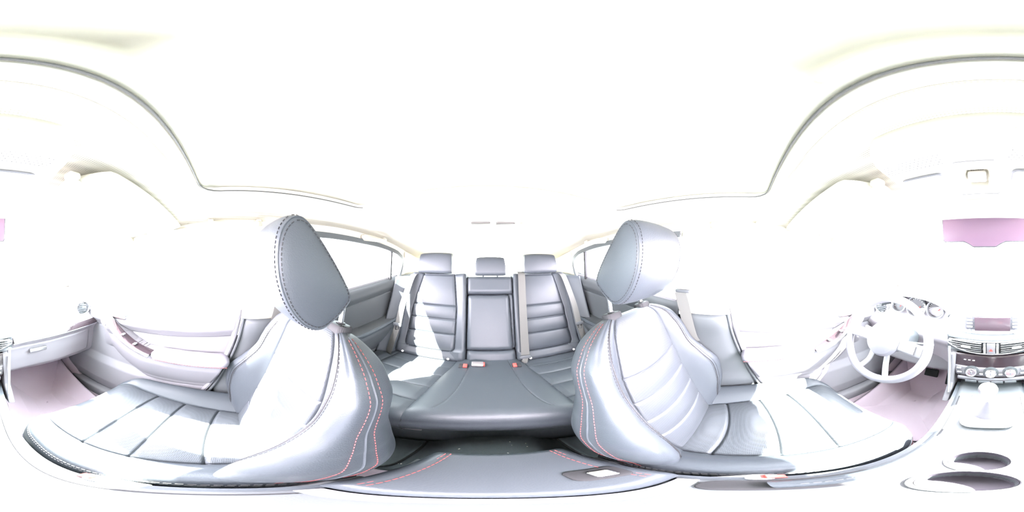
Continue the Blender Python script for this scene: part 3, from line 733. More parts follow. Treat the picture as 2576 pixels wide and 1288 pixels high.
# headrests
for x, hw_, z0, z1, lab in ((-0.375, 0.130, 0.925, 1.068, None), (0.012, 0.108, 0.915, 1.038, None), (0.367, 0.128, 0.925, 1.060, None)):
    G = []
    for q in np.linspace(-1, 1, 41):
        f = (1 - abs(q) ** 9) ** 0.3 if abs(q) < 1 else 0; xx = x + q * hw_
        ring = []
        for a in np.linspace(0, 2 * PI, 49)[:-1]:
            ca, sa = math.cos(a), math.sin(a); e = 2 / 3.6
            yy = math.copysign(abs(ca) ** e, ca) * 0.045 * (0.35 + 0.65 * f); zz = math.copysign(abs(sa) ** e, sa) * (z1 - z0) / 2 * (0.82 + 0.18 * f if f > 0 else 0)
            if f <= 0.001: yy *= 0.2; zz *= 0.9
            xi = x + q * hw_ * (1.0 - 0.07 * max(0, zz / ((z1 - z0) / 2)))
            ring.append((xi, 1.135 + yy + 0.015 * (zz / 0.07), (z0 + z1) / 2 + zz + 0.006 * (1 - q * q) * (1 if sa > 0 else 0)))
        G.append(ring)
    mb = MB().grid(np.array(G), wrap=True)
    for r_ in (G[0], G[-1]): mb.add(r_, [tuple(range(len(r_)))])
    h = mb.build('headrest', M['leather'], bench)
    for s in (-1, 1): MB().tube([(x + s * 0.05, 1.145, 0.89), (x + s * 0.05, 1.145, z0 + 0.01)], 0.006).build('headrest_post', M['plastic'], h)

# ================================================================ SEAT BELTS
def tongue(parent, c, ux, uz, metal='chrome'):
    ux = Vector(ux).normalized(); uz = Vector(uz).normalized()
    b = MB().prism(rrect(0.062, 0.022, 0.008), c, ux, uz, 0.012, 0.003).build('tongue_grip', M['plastic'], parent)
    c2 = Vector(c) - uz * 0.026
    poly = rrect(0.024, 0.034, 0.004)
    m = MB().prism([(-0.012, -0.018), (0.012, -0.018), (0.012, -0.008), (-0.012, -0.008)], c2, ux, uz, 0.003)
    for sx in (-0.0095, 0.0095): m.prism([(sx - 0.003, -0.012), (sx + 0.003, -0.012), (sx + 0.003, 0.016), (sx - 0.003, 0.016)], c2, ux, uz, 0.003)
    m.build('tongue_blade', M[metal], b)
for s, lab in ((-1, 'grey rear seat belt hanging beside the sunlit passenger side rear seat'), (1, 'grey rear seat belt hanging beside the rear seat behind the driver')):
    g = thing('seat_belt', (s * 0.55, 1.0, 0.5), lab, 'seat belt')
    p = spline([(s * 0.520, 1.150, 0.905), (s * 0.528, 1.085, 0.915), (s * 0.538, 1.035, 0.860), (s * 0.541, 0.93, 0.72), (s * 0.535, 0.865, 0.605)], 26)
    MB().strip([tuple(q) for q in p], 0.046, 0.0016, (s * 0.15, -0.9, 0.35)).build('webbing', M['webbing'], g)
    p = spline([(s * 0.535, 0.860, 0.602), (s * 0.552, 0.830, 0.50), (s * 0.570, 0.815, 0.41), (s * 0.578, 0.825, 0.37)], 16)
    MB().strip([tuple(q) for q in p], 0.044, 0.0016, (s * 0.15, -0.9, 0.25)).build('webbing', M['webbing'], g)
    tongue(g, (s * 0.535, 0.855, 0.605), (1, 0.1 * s, 0), (0, 0.15, 1))
g = thing('seat_belt', (0.2, 1.0, 0.4), 'grey centre seat belt lying down the rear seatback right of the armrest', 'seat belt')
p = spline([(0.222, 1.17, 0.935), (0.222, 1.11, 0.935), (0.221, 1.075, 0.91), (0.215, 1.028, 0.79), (0.207, 0.955, 0.60), (0.198, 0.878, 0.42)], 40)
MB().strip([tuple(q) for q in p], 0.048, 0.0018, (0, -0.9, 0.35)).build('webbing', M['webbing'], g)
tongue(g, (0.196, 0.868, 0.412), (1, 0.0, 0), (0.02, 0.3, 1))
p = spline([(0.196, 0.866, 0.405), (0.186, 0.85, 0.385), (0.176, 0.862, 0.375)], 10)
MB().strip([tuple(q) for q in p], 0.03, 0.0018, (0, -0.9, 0.35)).build('webbing', M['webbing'], g)
# buckles in the rear cushion
def buckle(x, y, lab, grey=False):
    g = thing('seat_belt_buckle', (x, y, 0.38), lab, 'buckle', None)
    if grey:
        MB().box((x, y, 0.413), (0.060, 0.034, 0.020), 0.005, rot=(0.25, 0, 0)).build('housing', M['metal'], g)
        MB().box((x + 0.032, y, 0.413), (0.010, 0.026, 0.016), 0.003, rot=(0.25, 0, 0)).build('release_button', M['red'], g)
    else:
        MB().box((x, y, 0.402), (0.046, 0.032, 0.014), 0.004, rot=(0.25, 0, 0)).build('housing', M['rubber'], g)
        sgn = 1 if x < 0 else -1
        MB().box((x + sgn * 0.010, y - 0.004, 0.410), (0.020, 0.026, 0.012), 0.003, rot=(0.25, 0, 0)).build('release_button', M['red'], g)
buckle(-0.132, 0.800, 'black buckle with red button at the left end of the rear centre seat')
buckle(0.133, 0.800, 'black buckle with red button below the centre belt on the rear seat')
buckle(-0.062, 0.812, 'grey rectangular buckle with red end lying between the rear seat buckles', True)
# front belts on the B pillars
for s, lab in ((1, 'grey front seat belt hanging on the pillar behind the driver seat'), (-1, 'grey front seat belt on the pillar behind the passenger seat')):
    g = thing('seat_belt', (s * 0.62, 0.19, 0.6), lab, 'seat belt')
    yb = 0.245 if s > 0 else 0.20
    gd = MB().box((s * 0.616, yb - 0.01, 0.955), (0.020, 0.060, 0.10), 0.008).build('height_adjuster', M['cream'], g)
    MB().box((s * 0.602, yb - 0.01, 0.905), (0.016, 0.062, 0.014), 0.004).build('guide_loop', M['plastic'], g)
    p = spline([(s * 0.598, yb, 0.903), (s * 0.600, yb - 0.02, 0.82), (s * 0.607, yb - 0.045, 0.70), (s * 0.610, yb - 0.06, 0.665)], 20)
    MB().strip([tuple(q) for q in p], 0.046, 0.0018, (1, 0.2 * s, 0)).build('webbing', M['webbing'], g)
    tongue(g, (s * 0.606, yb - 0.062, 0.655), (0.2, 1, 0.05), (0, 0.15, 1))
    p = spline([(s * 0.612, yb - 0.055, 0.66), (s * 0.628, yb - 0.01, 0.52), (s * 0.632, yb + 0.02, 0.40), (s * 0.633, yb + 0.03, 0.25)], 16)
    MB().strip([tuple(q) for q in p], 0.044, 0.0018, (1, 0.1, 0)).build('webbing', M['webbing'], g)

# ================================================================ GRAB HANDLES
def grab(s, y, lab):
    x = 0.602; z = float(roof_z(0.6, y)) - 0.020
    g = thing('grab_handle', (s * x, y, z), lab, 'grab handle')
    MB().prism(rrect(0.20, 0.038, 0.018), (s * (x + 0.008), y, z), (0, 1, 0), (s * 0.35, 0, 0.9), 0.010, 0.003).build('backplate', M['cream'], g)
    p = spline([(s * (x - 0.001), y - 0.085, z + 0.004), (s * (x - 0.020), y - 0.078, z - 0.004), (s * (x - 0.030), y - 0.045, z - 0.010), (s * (x - 0.032), y, z - 0.012), (s * (x - 0.030), y + 0.045, z - 0.010), (s * (x - 0.020), y + 0.078, z - 0.004), (s * (x - 0.001), y + 0.085, z + 0.004)], 36)
    MB().ring_sweep([tuple(q) for q in p], [(q[0], q[1]) for q in rrect(0.014, 0.020, 0.006)]).build('grip', M['cream'], g)
    for e in (-1, 1): MB().box((s * (x - 0.004), y + e * 0.085, z + 0.003), (0.018, 0.022, 0.026), 0.006).build('hinge_cover', M['cream'], g)
grab(-1, 0.72, 'cream grab handle above the rear window on the passenger side')
grab(1, 0.78, 'cream grab handle above the rear window on the driver side')
grab(-1, 0.02, 'cream grab handle above the front passenger window, mostly behind the headrest')
grab(1, 0.02, 'cream rounded grab handle above the driver window, beside the pillar')

# ================================================================ REAR DOME LAMP
g = thing('dome_lamp', (0.01, 0.74, 1.19), 'cream rear ceiling lamp unit with two grey lenses', 'ceiling lamp')
zz = float(roof_z(0.01, 0.74)); sl_y = (float(roof_z(0, 0.83)) - float(roof_z(0, 0.73))) / 0.1
uy = Vector((0, 1, sl_y)).normalized()
MB().prism(rrect(0.25, 0.072, 0.02), (0.012, 0.74, zz - 0.004), (1, 0, 0), uy, 0.016, 0.004).build('lamp_base', M['cream'], g)
for x in (-0.044, 0.068): MB().prism(rrect(0.085, 0.052, 0.008), (x, 0.74, zz - 0.0145), (1, 0, 0), uy, 0.008, 0.002).build('lens', M['smoked'], g)

# ================================================================ OVERHEAD CONSOLE
oc = thing('overhead_console', (0, -0.27, 1.18), 'cream overhead console between the sunroof edge and windscreen, with map lamps', 'overhead console')
def oc_z(x, y): return roof_z(x, y) - 0.012 - 0.006 * np.clip((-y - 0.15) / 0.2, 0, 1)
oy = lambda t, x: (-0.142 - 0.012 * 0) - t * 0.268
NX, NYY = 70, 70; P = np.zeros((NYY, NX, 3)); yc, hy, hx = -0.276, 0.134, 0.158
for i in range(NYY):
    for j in range(NX):
        a = (j / (NX - 1) * 2 - 1); b = (i / (NYY - 1) * 2 - 1)
        x = a * hx; y = yc + b * hy
        if b > 0.45: # round rear corners
            k = (b - 0.45) / 0.55; x *= math.sqrt(max(0.0, 1 - 0.55 * k ** 2.5)) ** 0.9 * 1.0
        e = min(1 - abs(a), (1 - b)) ; z = float(oc_z(x, y)) + 0.012 * (1 - min(1, e / 0.05)) ** 2
        if abs(x - 0.010) < 0.017 and -0.300 < y < -0.243: z += 0.016
        P[i, j] = (x, y, z)
MB().grid(P).build('console_shell', M['cream'], oc, solid=0.001, off=0)
MB().box((0.010, -0.405, float(oc_z(0, -0.405)) - 0.004), (0.33, 0.016, 0.020), 0.006).build('front_lip', M['cream'], oc)
for s in (-1, 1):
    rib = MB()
    for k in range(10):
        x = s * (0.048 + k * 0.0080) + 0.006
        rib.tube([(x, y, float(oc_z(x, y)) - 0.0005) for y in np.linspace(-0.158, -0.190, 6)], 0.0018, seg=6)
    rib.build('ribbed_grille', M['cream'], oc)
    dots = MB()
    for r_ in range(5):
        for k in range(14):
            x = s * (0.048 + k * 0.0068) + 0.006 + (0.0034 if r_ % 2 else 0); y = -0.200 - r_ * 0.0052
            dots.lathe([(0.0, 0), (0.0011, 0), (0.0011, 0.0012), (0, 0.0012)], (x, y, float(oc_z(x, y)) - 0.0012), seg=6)
    dots.build('microphone_holes', M['trim'], oc)
    x = s * 0.092 + 0.008; y = -0.272; uy = Vector((0, 1, (float(oc_z(x, y + .02)) - float(oc_z(x, y - .02))) / .04))
    MB().prism(rrect(0.078, 0.064, 0.010), (x, y, float(oc_z(x, y)) - 0.001), (1, 0, 0), uy, 0.006, 0.001).build('lens_bezel', M['trim'], oc)
    MB().prism(rrect(0.073, 0.059, 0.009), (x, y, float(oc_z(x, y)) - 0.003), (1, 0, 0), uy, 0.008, 0.002).build('map_lamp_lens', M['lens'], oc)
uy = Vector((0, 1, 0.3))
MB().box((0.010, -0.268, float(oc_z(0, -0.268)) + 0.004), (0.030, 0.022, 0.012), 0.003, rot=(0.3, 0, 0)).build('sunroof_switch', M['lens'], oc)
bx0 = [(-0.022, -0.222), (0.042, -0.222), (0.050, -0.318), (-0.030, -0.318)]
MB().tube([(p[0], p[1], float(oc_z(p[0], p[1])) - 0.0005) for p in [(bx0[i_][0] * (1 - t_) + bx0[(i_ + 1) % 4][0] * t_, bx0[i_][1] * (1 - t_) + bx0[(i_ + 1) % 4][1] * t_) for i_ in range(4) for t_ in (0.06, 0.3, 0.5, 0.7, 0.94)]], 0.0008, seg=6, closed=True).build('panel_seam', M['trim'], oc)
MB().box((0.012, -0.352, float(oc_z(0, -0.352)) - 0.003), (0.065, 0.030, 0.006), 0.002, rot=(0.3, 0, 0)).build('sunglass_lid', M['cream'], oc)

# ================================================================ SUN VISORS
for s, lab in ((-1, 'cream sun visor folded up above the passenger side of the windscreen'), (1, 'cream sun visor folded up above the driver side of the windscreen')):
    g = thing('sun_visor', (s * 0.40, -0.28, 1.16), lab, 'sun visor')
    P = []
    for a in np.linspace(0, 1, 30):
        x = 0.180 + a * 0.400; r0 = 0.5 - 0.5 * math.cos(min(1, a / 0.12) * PI) if a < 0.12 else 1.0
        ring = []
        hy_ = 0.078 * (0.35 + 0.65 * r0) * (1 - 0.15 * a)
        for t in np.linspace(0, 2 * PI, 29)[:-1]:
            y = -0.250 + hy_ * math.copysign(abs(math.cos(t)) ** 0.6, math.cos(t)) + 0.012 * a; th_ = 0.010 * math.copysign(abs(math.sin(t)) ** 0.8, math.sin(t))
            ring.append((s * x, y, float(roof_z(x, y)) - 0.020 + th_))
        P.append(ring)
    mb = MB().grid(np.array(P), wrap=True)
    for r_ in (P[0], P[-1]): mb.add(r_, [tuple(range(len(r_)))])
    mb.build('visor_panel', M['cream'], g)
    MB().tube([(s * 0.172, -0.220, 1.188), (s * 0.20, -0.222, 1.182)], 0.004).build('pivot_rod', M['cream'], g)
    MB().box((s * 0.176, -0.220, 1.192), (0.022, 0.022, 0.014), 0.005).build('mounting_clip', M['cream'], g)

# ================================================================ REAR VIEW MIRROR
g = thing('rear_view_mirror', (0.0, -0.47, 1.08), 'frameless rear view mirror hanging below the overhead console at the windscreen', 'mirror')
up = Vector((0, 0.10, 1)).normalized()
poly = [(-0.128, 0.050), (-0.128, -0.018)] + [(-0.125, -0.026), (-0.060, -0.027), (-0.045, -0.034), (-0.032, -0.043), (0.035, -0.043), (0.048, -0.034), (0.062, -0.027), (0.125, -0.026), (0.128, -0.018), (0.128, 0.050)]
poly = poly[::-1]
MB().prism(poly, (0.012, -0.476, 1.118), (1, 0, 0), up, 0.022, 0.004).build('mirror_housing', M['plastic'], g)
poly2 = [(p[0] * 0.97, p[1] * 0.95 + 0.0005) for p in poly]
MB().prism(poly2, (0.012, -0.4635, 1.118), (1, 0, 0), up, 0.003, 0.0005).build('mirror_face', M['mirror'], g)
MB().tube([(0.012, -0.485, 1.125), (0.012, -0.50, 1.150), (0.012, -0.47, 1.165)], 0.011).build('mirror_stalk', M['plastic'], g)

# ================================================================ DASHBOARD
dash = thing('dashboard', (0, -0.85, 0.4), 'wide black dashboard with centre display, air vents and glovebox', 'dashboard')
# cross-section lofted across x; (y, z) control points depend on x a little
def dash_sec(x):
    ax = abs(x); yo = -0.025 * (ax / 0.68) ** 2; hood = 0.020 * math.exp(-((x - 0.37) / 0.19) ** 4)
    c = 0.03 * math.exp(-(x / 0.2) ** 4)
    return spline([(-1.16, 0.80), (-1.00, 0.822), (-0.86, 0.826 + hood * 0.6), (-0.765 + yo, 0.815 + hood), (-0.725 + yo + c, 0.775 + hood * 0.3), (-0.720 + yo + c, 0.735), (-0.695 + yo + c, 0.700), (-0.665 + yo + c, 0.672), (-0.665 + yo + c, 0.640), (-0.690 + yo + c, 0.60), (-0.70 + yo + c, 0.52), (-0.72 + yo + c, 0.43), (-0.80, 0.39), (-0.95, 0.40), (-1.15, 0.45)], 90)
P = []
for x in np.linspace(-0.69, 0.69, 90):
    P.append([(x, q[0], q[1]) for q in dash_sec(x)])
mb = MB().grid(np.array(P))
for row in (P[0], P[-1]): mb.add(row, [tuple(range(len(row)))])
mb.build('dash_body', M['dash'], dash)
def dash_at(x, z, off=0.0):
    s_ = dash_sec(x); s2 = s_[(s_[:, 0] > -0.79)]; s2 = s2[np.argsort(s2[:, 1])]
    return float(np.interp(z, s2[:, 1], s2[:, 0])) + off
# decor strip on the passenger side and its silver line
MB().strip([(x, dash_at(x, 0.668, 0.003), 0.668) for x in np.linspace(-0.665, -0.185, 40)], 0.030, 0.010, (0, 1, 0.5)).build('decor_strip', M['gloss'], dash)
MB().tube([(x, dash_at(x, 0.648, 0.006), 0.648) for x in np.linspace(-0.665, -0.185, 40)], 0.0035).build('silver_strip', M['silver'], dash)
st = MB(); stitches(st, [(x, dash_at(x, 0.715, 0.002), 0.715) for x in np.linspace(-0.655, -0.19, 80)], 0.0011); st.build('stitching', M['thread'], dash)
# glovebox door and handle
P = [[(x, dash_at(x, z, 0.010 - 0.008 * (abs((x + 0.40) / 0.235)) ** 10), z) for z in np.linspace(0.45, 0.61, 16)] for x in np.linspace(-0.635, -0.165, 40)]
gb = MB().grid(np.array(P)).build('glovebox_door', M['dash'], dash, solid=0.012)
MB().box((-0.31, dash_at(-0.31, 0.575, 0.018), 0.575), (0.085, 0.012, 0.024), 0.005).build('glovebox_handle', M['silver'], gb)
# side vents
for s in (-1, 1):
    c = (s * 0.60, -0.728, 0.745)
    v = MB().lathe([(0.030, -0.012), (0.044, -0.010), (0.046, 0.004), (0.038, 0.010), (0.034, 0.004), (0.032, -0.010)], c, (-s * 0.25, 1, 0.1), seg=36, caps=False).build('side_vent', M['silver'], dash)
    sl2 = MB()
    for k in range(-2, 3): sl2.box((c[0], c[1] + 0.002, c[2] + k * 0.012), (0.060 - abs(k) * 0.008, 0.014, 0.003), 0.001)
    sl2.build('vent_slats', M['plastic'], v)
# centre display unit with disc slot
MB().box((0.0, -0.707, 0.752), (0.235, 0.06, 0.125), 0.012, rot=(-0.12, 0, 0)).build('audio_unit', M['wheel'], dash)
MB().box((-0.003, -0.676, 0.745), (0.148, 0.006, 0.078), 0.002, rot=(-0.12, 0, 0)).build('display_screen', M['screen'], dash)
MB().box((-0.003, -0.683, 0.797), (0.150, 0.010, 0.005), 0.001, rot=(-0.12, 0, 0)).build('disc_slot', M['rubber'], dash)
for x in (-0.098, 0.092):
    k = MB().lathe([(0, 0), (0.011, 0), (0.010, 0.014), (0.0, 0.015)], (x, -0.672, 0.712), (0, 1, 0.12), seg=20).build('audio_knob', M['silver'], dash)
    for q in range(4): MB().box((x, -0.674, 0.735 + q * 0.016), (0.026, 0.006, 0.010), 0.002, rot=(-0.12, 0, 0)).build('audio_button', M['silver'], dash)
# centre vent band
band = MB()
for sgn in (1,):
    xs_ = np.linspace(-0.182, 0.182, 41)
    prof = lambda x: (-0.600 - 0.35 * x * x, 0.668, 0.052 * (1 - (abs(x) / 0.20) ** 5))
def bandy(x): return -0.604 - 0.9 * x * x
P = [[(x, bandy(x) - 0.05, 0.708), (x, bandy(x), 0.706), (x, bandy(x) + 0.003, 0.700)] + [(x, bandy(x) - 0.008, z) for z in (0.697, 0.64)] + [(x, bandy(x) + 0.003, 0.634), (x, bandy(x) - 0.01, 0.625), (x, bandy(x) - 0.06, 0.62)] for x in np.linspace(-0.178, 0.178, 40)]
MB().grid(np.array(P)).build('vent_surround', M['plastic'], dash, solid=0.004)
def bez(z0): return [(x, bandy(x) + 0.004, z0(x)) for x in np.linspace(-0.172, 0.172, 40)]
zt_ = lambda x: 0.698 - 0.02 * (abs(x) / 0.172) ** 6; zb_ = lambda x: 0.637 + 0.030 * (abs(x) / 0.172) ** 3
MB().tube(bez(zt_) + bez(zb_)[::-1], 0.0032, closed=True).build('silver_surround', M['silver'], dash)
for s in (-1, 1):
    vt = None
    sl2 = MB()
    for k in range(5):
        z = 0.651 + k * 0.0105
        x1 = 0.165 - 0.03 * max(0, (2 - k)) / 2
        sl2.box((s * (0.034 + x1) / 2, bandy(0.09) - 0.0 - 0.0, z), (x1 - 0.034, 0.018, 0.0022), 0.0008, rot=(0, 0, s * -0.17))
    sl2.build('vent_slats', M['silver'], dash)
    MB().box((s * 0.095, bandy(0.095) + 0.008, 0.668), (0.036, 0.012, 0.011), 0.003, rot=(0, 0, s * -0.17)).build('vent_slider', M['white'], dash)
    MB().box((s * 0.0235, -0.600, 0.668), (0.010, 0.014, 0.050), 0.003).build('vent_wheel', M['silver'], dash)
    MB().lathe([(0, -0.004), (0.012, -0.004), (0.012, 0.004), (0, 0.004)], (s * 0.0235, -0.600, 0.668), (1, 0, 0), seg=20).build('thumb_wheel', M['white'], dash)
hz = MB().box((0, -0.598, 0.668), (0.032, 0.012, 0.052), 0.003).build('hazard_switch', M['trim'], dash)
MB().prism([(-0.007, -0.006), (0.007, -0.006), (0, 0.007)], (0, -0.5905, 0.664), (1, 0, 0), (0, 0, 1), 0.002).build('red_triangle', M['red'], hz)
# climate control panel
def cpl(x, t): # t 0 bottom..1 top
    return (x * (0.86 + 0.14 * t), -0.588 - 0.5 * x * x - 0.030 * t, 0.510 + 0.112 * t)
P = [[cpl(x, t) for t in np.linspace(0, 1, 12)] for x in np.linspace(-0.150, 0.150, 40)]
MB().grid(np.array(P)).build('climate_panel', M['gloss'], dash, solid=0.03, off=0)
P = [[(cpl(x, t)[0], cpl(x, t)[1] + 0.0165, cpl(x, t)[2]) for t in np.linspace(0.12, 0.52, 6)] for x in np.linspace(-0.148, 0.148, 40)]
MB().grid(np.array(P)).build('control_plate', M['trim'], dash, solid=0.004)
for x in (-0.076, 0.0, 0.076):
    c = Vector(cpl(x, 0.33)) + Vector((0, 0.017, 0))
    ax_ = (0, 1, 0.26)
    k = MB().lathe([(0, 0), (0.0275, 0), (0.0275, 0.003), (0.0245, 0.004), (0, 0.004)], c, ax_, seg=36).build('dial_ring', M['plastic'], dash)
    MB().lathe([(0.014, 0.002), (0.0215, 0.002), (0.0205, 0.020), (0.018, 0.0225), (0.0145, 0.019), (0, 0.0185)], c, ax_, seg=36).build('climate_dial', M['chrome'], k)
    MB().box(c + Vector((0, 0.020, 0.006)), (0.006, 0.006, 0.026), 0.002, rot=(-0.25, 0, 0)).build('dial_marker', M['trim'], k)
for s in (-1, 1):
    for q in (0.24, 0.42):
        c = Vector(cpl(s * 0.128, q)); MB().box(c + Vector((0, 0.021, 0)), (0.018, 0.006, 0.009), 0.002).build('climate_button', M['silver'], dash)
    c = Vector(cpl(s * 0.038, 0.25)); MB().box(c + Vector((0, 0.021, 0)), (0.014, 0.006, 0.009), 0.002).build('climate_button', M['silver'], dash)
for k in range(3): MB().box(Vector(cpl(0.10 - k * 0.017, 0.80)) + Vector((0, 0.017, 0)), (0.009, 0.003, 0.004), 0.001).build('indicator_lamp', M['white'], dash)
P = [[(x, -0.566 - 0.5 * x * x, z) for z in (0.500, 0.516)] for x in np.linspace(-0.120, 0.120, 30)]
MB().grid(np.array(P)).build('button_bar', M['trim'], dash, solid=0.014)
for x in (-0.068, -0.022, 0.022, 0.068): MB().box((x, -0.553 - 0.5 * x * x, 0.508), (0.040, 0.006, 0.012), 0.002).build('climate_button', M['plastic'], dash)
# stack sides going down to the console, and pocket under the controls
for s in (-1, 1):
    MB().prism([(-0.60, 0.62), (-0.57, 0.47), (-0.50, 0.40), (-0.62, 0.34), (-0.80, 0.36), (-0.80, 0.66)], (s * 0.145, 0, 0), (0, 1, 0), (0, 0, 1), 0.022, 0.005).build('stack_side', M['trim'], dash)
    MB().tube([(s * 0.160, -0.605, 0.66), (s * 0.152, -0.580, 0.56), (s * 0.140, -0.53, 0.44)], 0.006).build('silver_strip', M['silver'], dash)
MB().box((0, -0.69, 0.44), (0.25, 0.02, 0.11)).build('storage_pocket', M['plastic'], dash)
MB().lathe([(0.0, 0), (0.014, 0), (0.014, 0.006), (0.010, 0.007), (0.010, 0.001), (0, 0.001)], (0.055, -0.678, 0.455), (0, 1, 0.2), seg=24).build('power_socket', M['chrome'], dash)
# knee bolster
MB().box((0.40, -0.725, 0.505), (0.46, 0.06, 0.15), 0.02, rot=(0.25, 0, 0)).build('knee_bolster', M['trim'], dash)
# instrument cluster: hood and three round gauges
hood = []
for a in np.linspace(0.02 * PI, 0.98 * PI, 26):
    x = 0.37 + 0.185 * math.cos(a); z = 0.765 + 0.088 * math.sin(a) ** 0.8
    hood.append([(x, -0.80, z - 0.01), (x, -0.70, z), (x * 1.0, -0.672, z - 0.004), (0.37 + (x - 0.37) * 0.93, -0.70, 0.765 + (z - 0.765) * 0.90), (0.37 + (x - 0.37) * 0.9, -0.78, 0.765 + (z - 0.765) * 0.85)])
MB().grid(np.array(hood)).build('cluster_hood', M['plastic'], dash, solid=0.003)
for x, r_ in ((0.265, 0.043), (0.37, 0.052), (0.475, 0.043)):
    k = MB().lathe([(r_, -0.02), (r_ + 0.005, -0.018), (r_ + 0.005, 0.012), (r_, 0.016), (r_ - 0.003, 0.012), (r_ - 0.004, -0.016)], (x, -0.728, 0.785), (0, 1, 0.22), seg=40, caps=False).build('gauge', M['silver'], dash)
    MB().lathe([(0, 0), (r_ - 0.004, 0), (r_ - 0.004, 0.002), (0, 0.002)], (x, -0.734, 0.784), (0, 1, 0.22), seg=36).build('gauge_face', M['dial'], k)
    tk = MB()
    for q in range(16):
        a = math.radians(-45 + q * 18); tk.box((x + (r_ - 0.010) * math.cos(a), -0.729, 0.785 + (r_ - 0.010) * math.sin(a)), (0.0016, 0.002, 0.006), rot=(-0.2, -(a - PI / 2), 0))
    tk.build('gauge_marks', M['white'], k)
    MB().box((x - 0.010, -0.727, 0.776), (0.003, 0.002, r_ * 0.8), rot=(-0.2, -0.8, 0)).build('gauge_needle', M['red'], k)

# ================================================================ STEERING WHEEL
swc = Vector((0.375, -0.475, 0.705)); ax = Vector((0, 0.90, 0.42)).normalized(); ux = Vector((1, 0, 0)); uy = ax.cross(ux).normalized()
if uy.z < 0: uy = -uy
sw = thing('steering_wheel', swc, 'leather steering wheel with round hub, silver trimmed spokes in front of the driver seat', 'steering wheel')
ring = [swc + ux * 0.182 * math.cos(a) + uy * 0.178 * math.sin(a) for a in np.linspace(0, 2 * PI, 81)[:-1]]
MB().tube(ring, 0.0165, seg=16, closed=True, up=tuple(ax)).build('rim', M['wheel'], sw)
MB().lathe([(0.0, -0.025), (0.058, -0.025), (0.074, -0.008), (0.076, 0.010), (0.066, 0.026), (0.035, 0.036), (0, 0.038)], swc - ax * 0.006, ax, seg=48).build('airbag_cover', M['wheel'], sw)
for s in (-1, 1):
    sp_ = spline([tuple(swc + ux * s * 0.062 - uy * 0.004 - ax * 0.004), tuple(swc + ux * s * 0.11 - uy * 0.008 - ax * 0.008), tuple(swc + ux * s * 0.168 - uy * 0.012)], 12)
    b = MB().ring_sweep([tuple(q) for q in sp_], [(q[0], q[1]) for q in rrect(0.050, 0.018, 0.007)], up=tuple(ax)).build('spoke', M['trim'], sw)
    MB().ring_sweep([tuple(Vector(q) + ax * 0.010) for q in sp_[2:9]], [(q[0], q[1]) for q in rrect(0.036, 0.006, 0.003)], up=tuple(ax)).build('spoke_switches', M['silver'], b)
    lo = spline([tuple(swc + ux * s * 0.034 - uy * 0.058 - ax * 0.006), tuple(swc + ux * s * 0.040 - uy * 0.11 - ax * 0.010), tuple(swc + ux * s * 0.062 - uy * 0.162)], 12)
    MB().ring_sweep([tuple(q) for q in lo], [(q[0], q[1]) for q in rrect(0.022, 0.012, 0.005)], up=tuple(ax)).build('spoke', M['silver'], sw)
# column and stalks
colm = thing('steering_column', (0.375, -0.6, 0.62), 'black steering column shroud with stalks behind the steering wheel', 'steering column')
MB().ring_sweep([swc - ax * 0.035, swc - ax * 0.10, swc - ax * 0.20 - Vector((0, 0, 0.0))], [(q[0], q[1]) for q in rrect(0.10, 0.11, 0.03)], up=(0, 0, 1)).build('shroud', M['plastic'], colm)
for s in (-1, 1):
    p0 = swc - ax * 0.075 + ux * s * 0.045; p1 = p0 + ux * s * 0.09 + uy * 0.012; p2 = p0 + ux * s * 0.125 + uy * 0.014
    k = MB().tube([p0, p1], 0.0055).build('stalk', M['plastic'], colm)
    MB().tube([p1, (p1 + p2) / 2, p2], 0.0085).build('stalk_tip', M['silver'], k)

# ================================================================ CENTRE CONSOLE
con = thing('centre_console', (0, -0.15, 0.0), 'long black centre console with cup holders and padded armrest lid between the front seats', 'centre console')
def con_z(y): return float(interp(y, [-0.66, -0.52, -0.40, -0.28, -0.10, 0.05, 0.24], [0.46, 0.455, 0.44, 0.415, 0.410, 0.41, 0.40]))
# body as a loft with the cup holder openings sunk into the top
NXc, NYc = 120, 200; P = np.zeros((NYc, NXc, 3)); CUPS = [(0.0, -0.205, 0.041), (0.0, -0.120, 0.041)]
def chw(y): return float(interp(y, [-0.66, -0.45, -0.2, 0.05, 0.23], [0.118, 0.110, 0.107, 0.107, 0.102]))
for i in range(NYc):
    y = -0.66 + 0.89 * i / (NYc - 1); hwc = chw(y); zt = con_z(y)
    for j in range(NXc):
        a = j / (NXc - 1) * 2 - 1
        # top occupies |a|<0.8, sides beyond
        if abs(a) < 0.8:
            x = a / 0.8 * hwc; z = zt - 0.010 * max(0, (abs(a) / 0.8 - 0.85) / 0.15) ** 2
            if y < 0.03:
                for cx_, cy_, r_ in CUPS:
                    d = math.hypot(x - cx_, y - cy_)
                    if d < r_: z -= 0.060 * min(1, (r_ - d) / 0.006)
            if y >= 0.05: z -= 0.024
            if -0.52 < y < -0.33 and abs(x) < 0.05: z -= 0.0
        else:
            k = (abs(a) - 0.8) / 0.2; x = math.copysign(hwc + 0.004 * math.sin(k * PI), a); z = (zt - 0.010 - (0.024 if y >= 0.05 else 0)) * (1 - k) + 0.06 * k
        P[i, j] = (x, y, z)
mb = MB().grid(P)
for row in (P[0], P[-1]): mb.add(row.tolist(), [tuple(range(NXc))])
mb.build('console_body', M['plastic'], con)
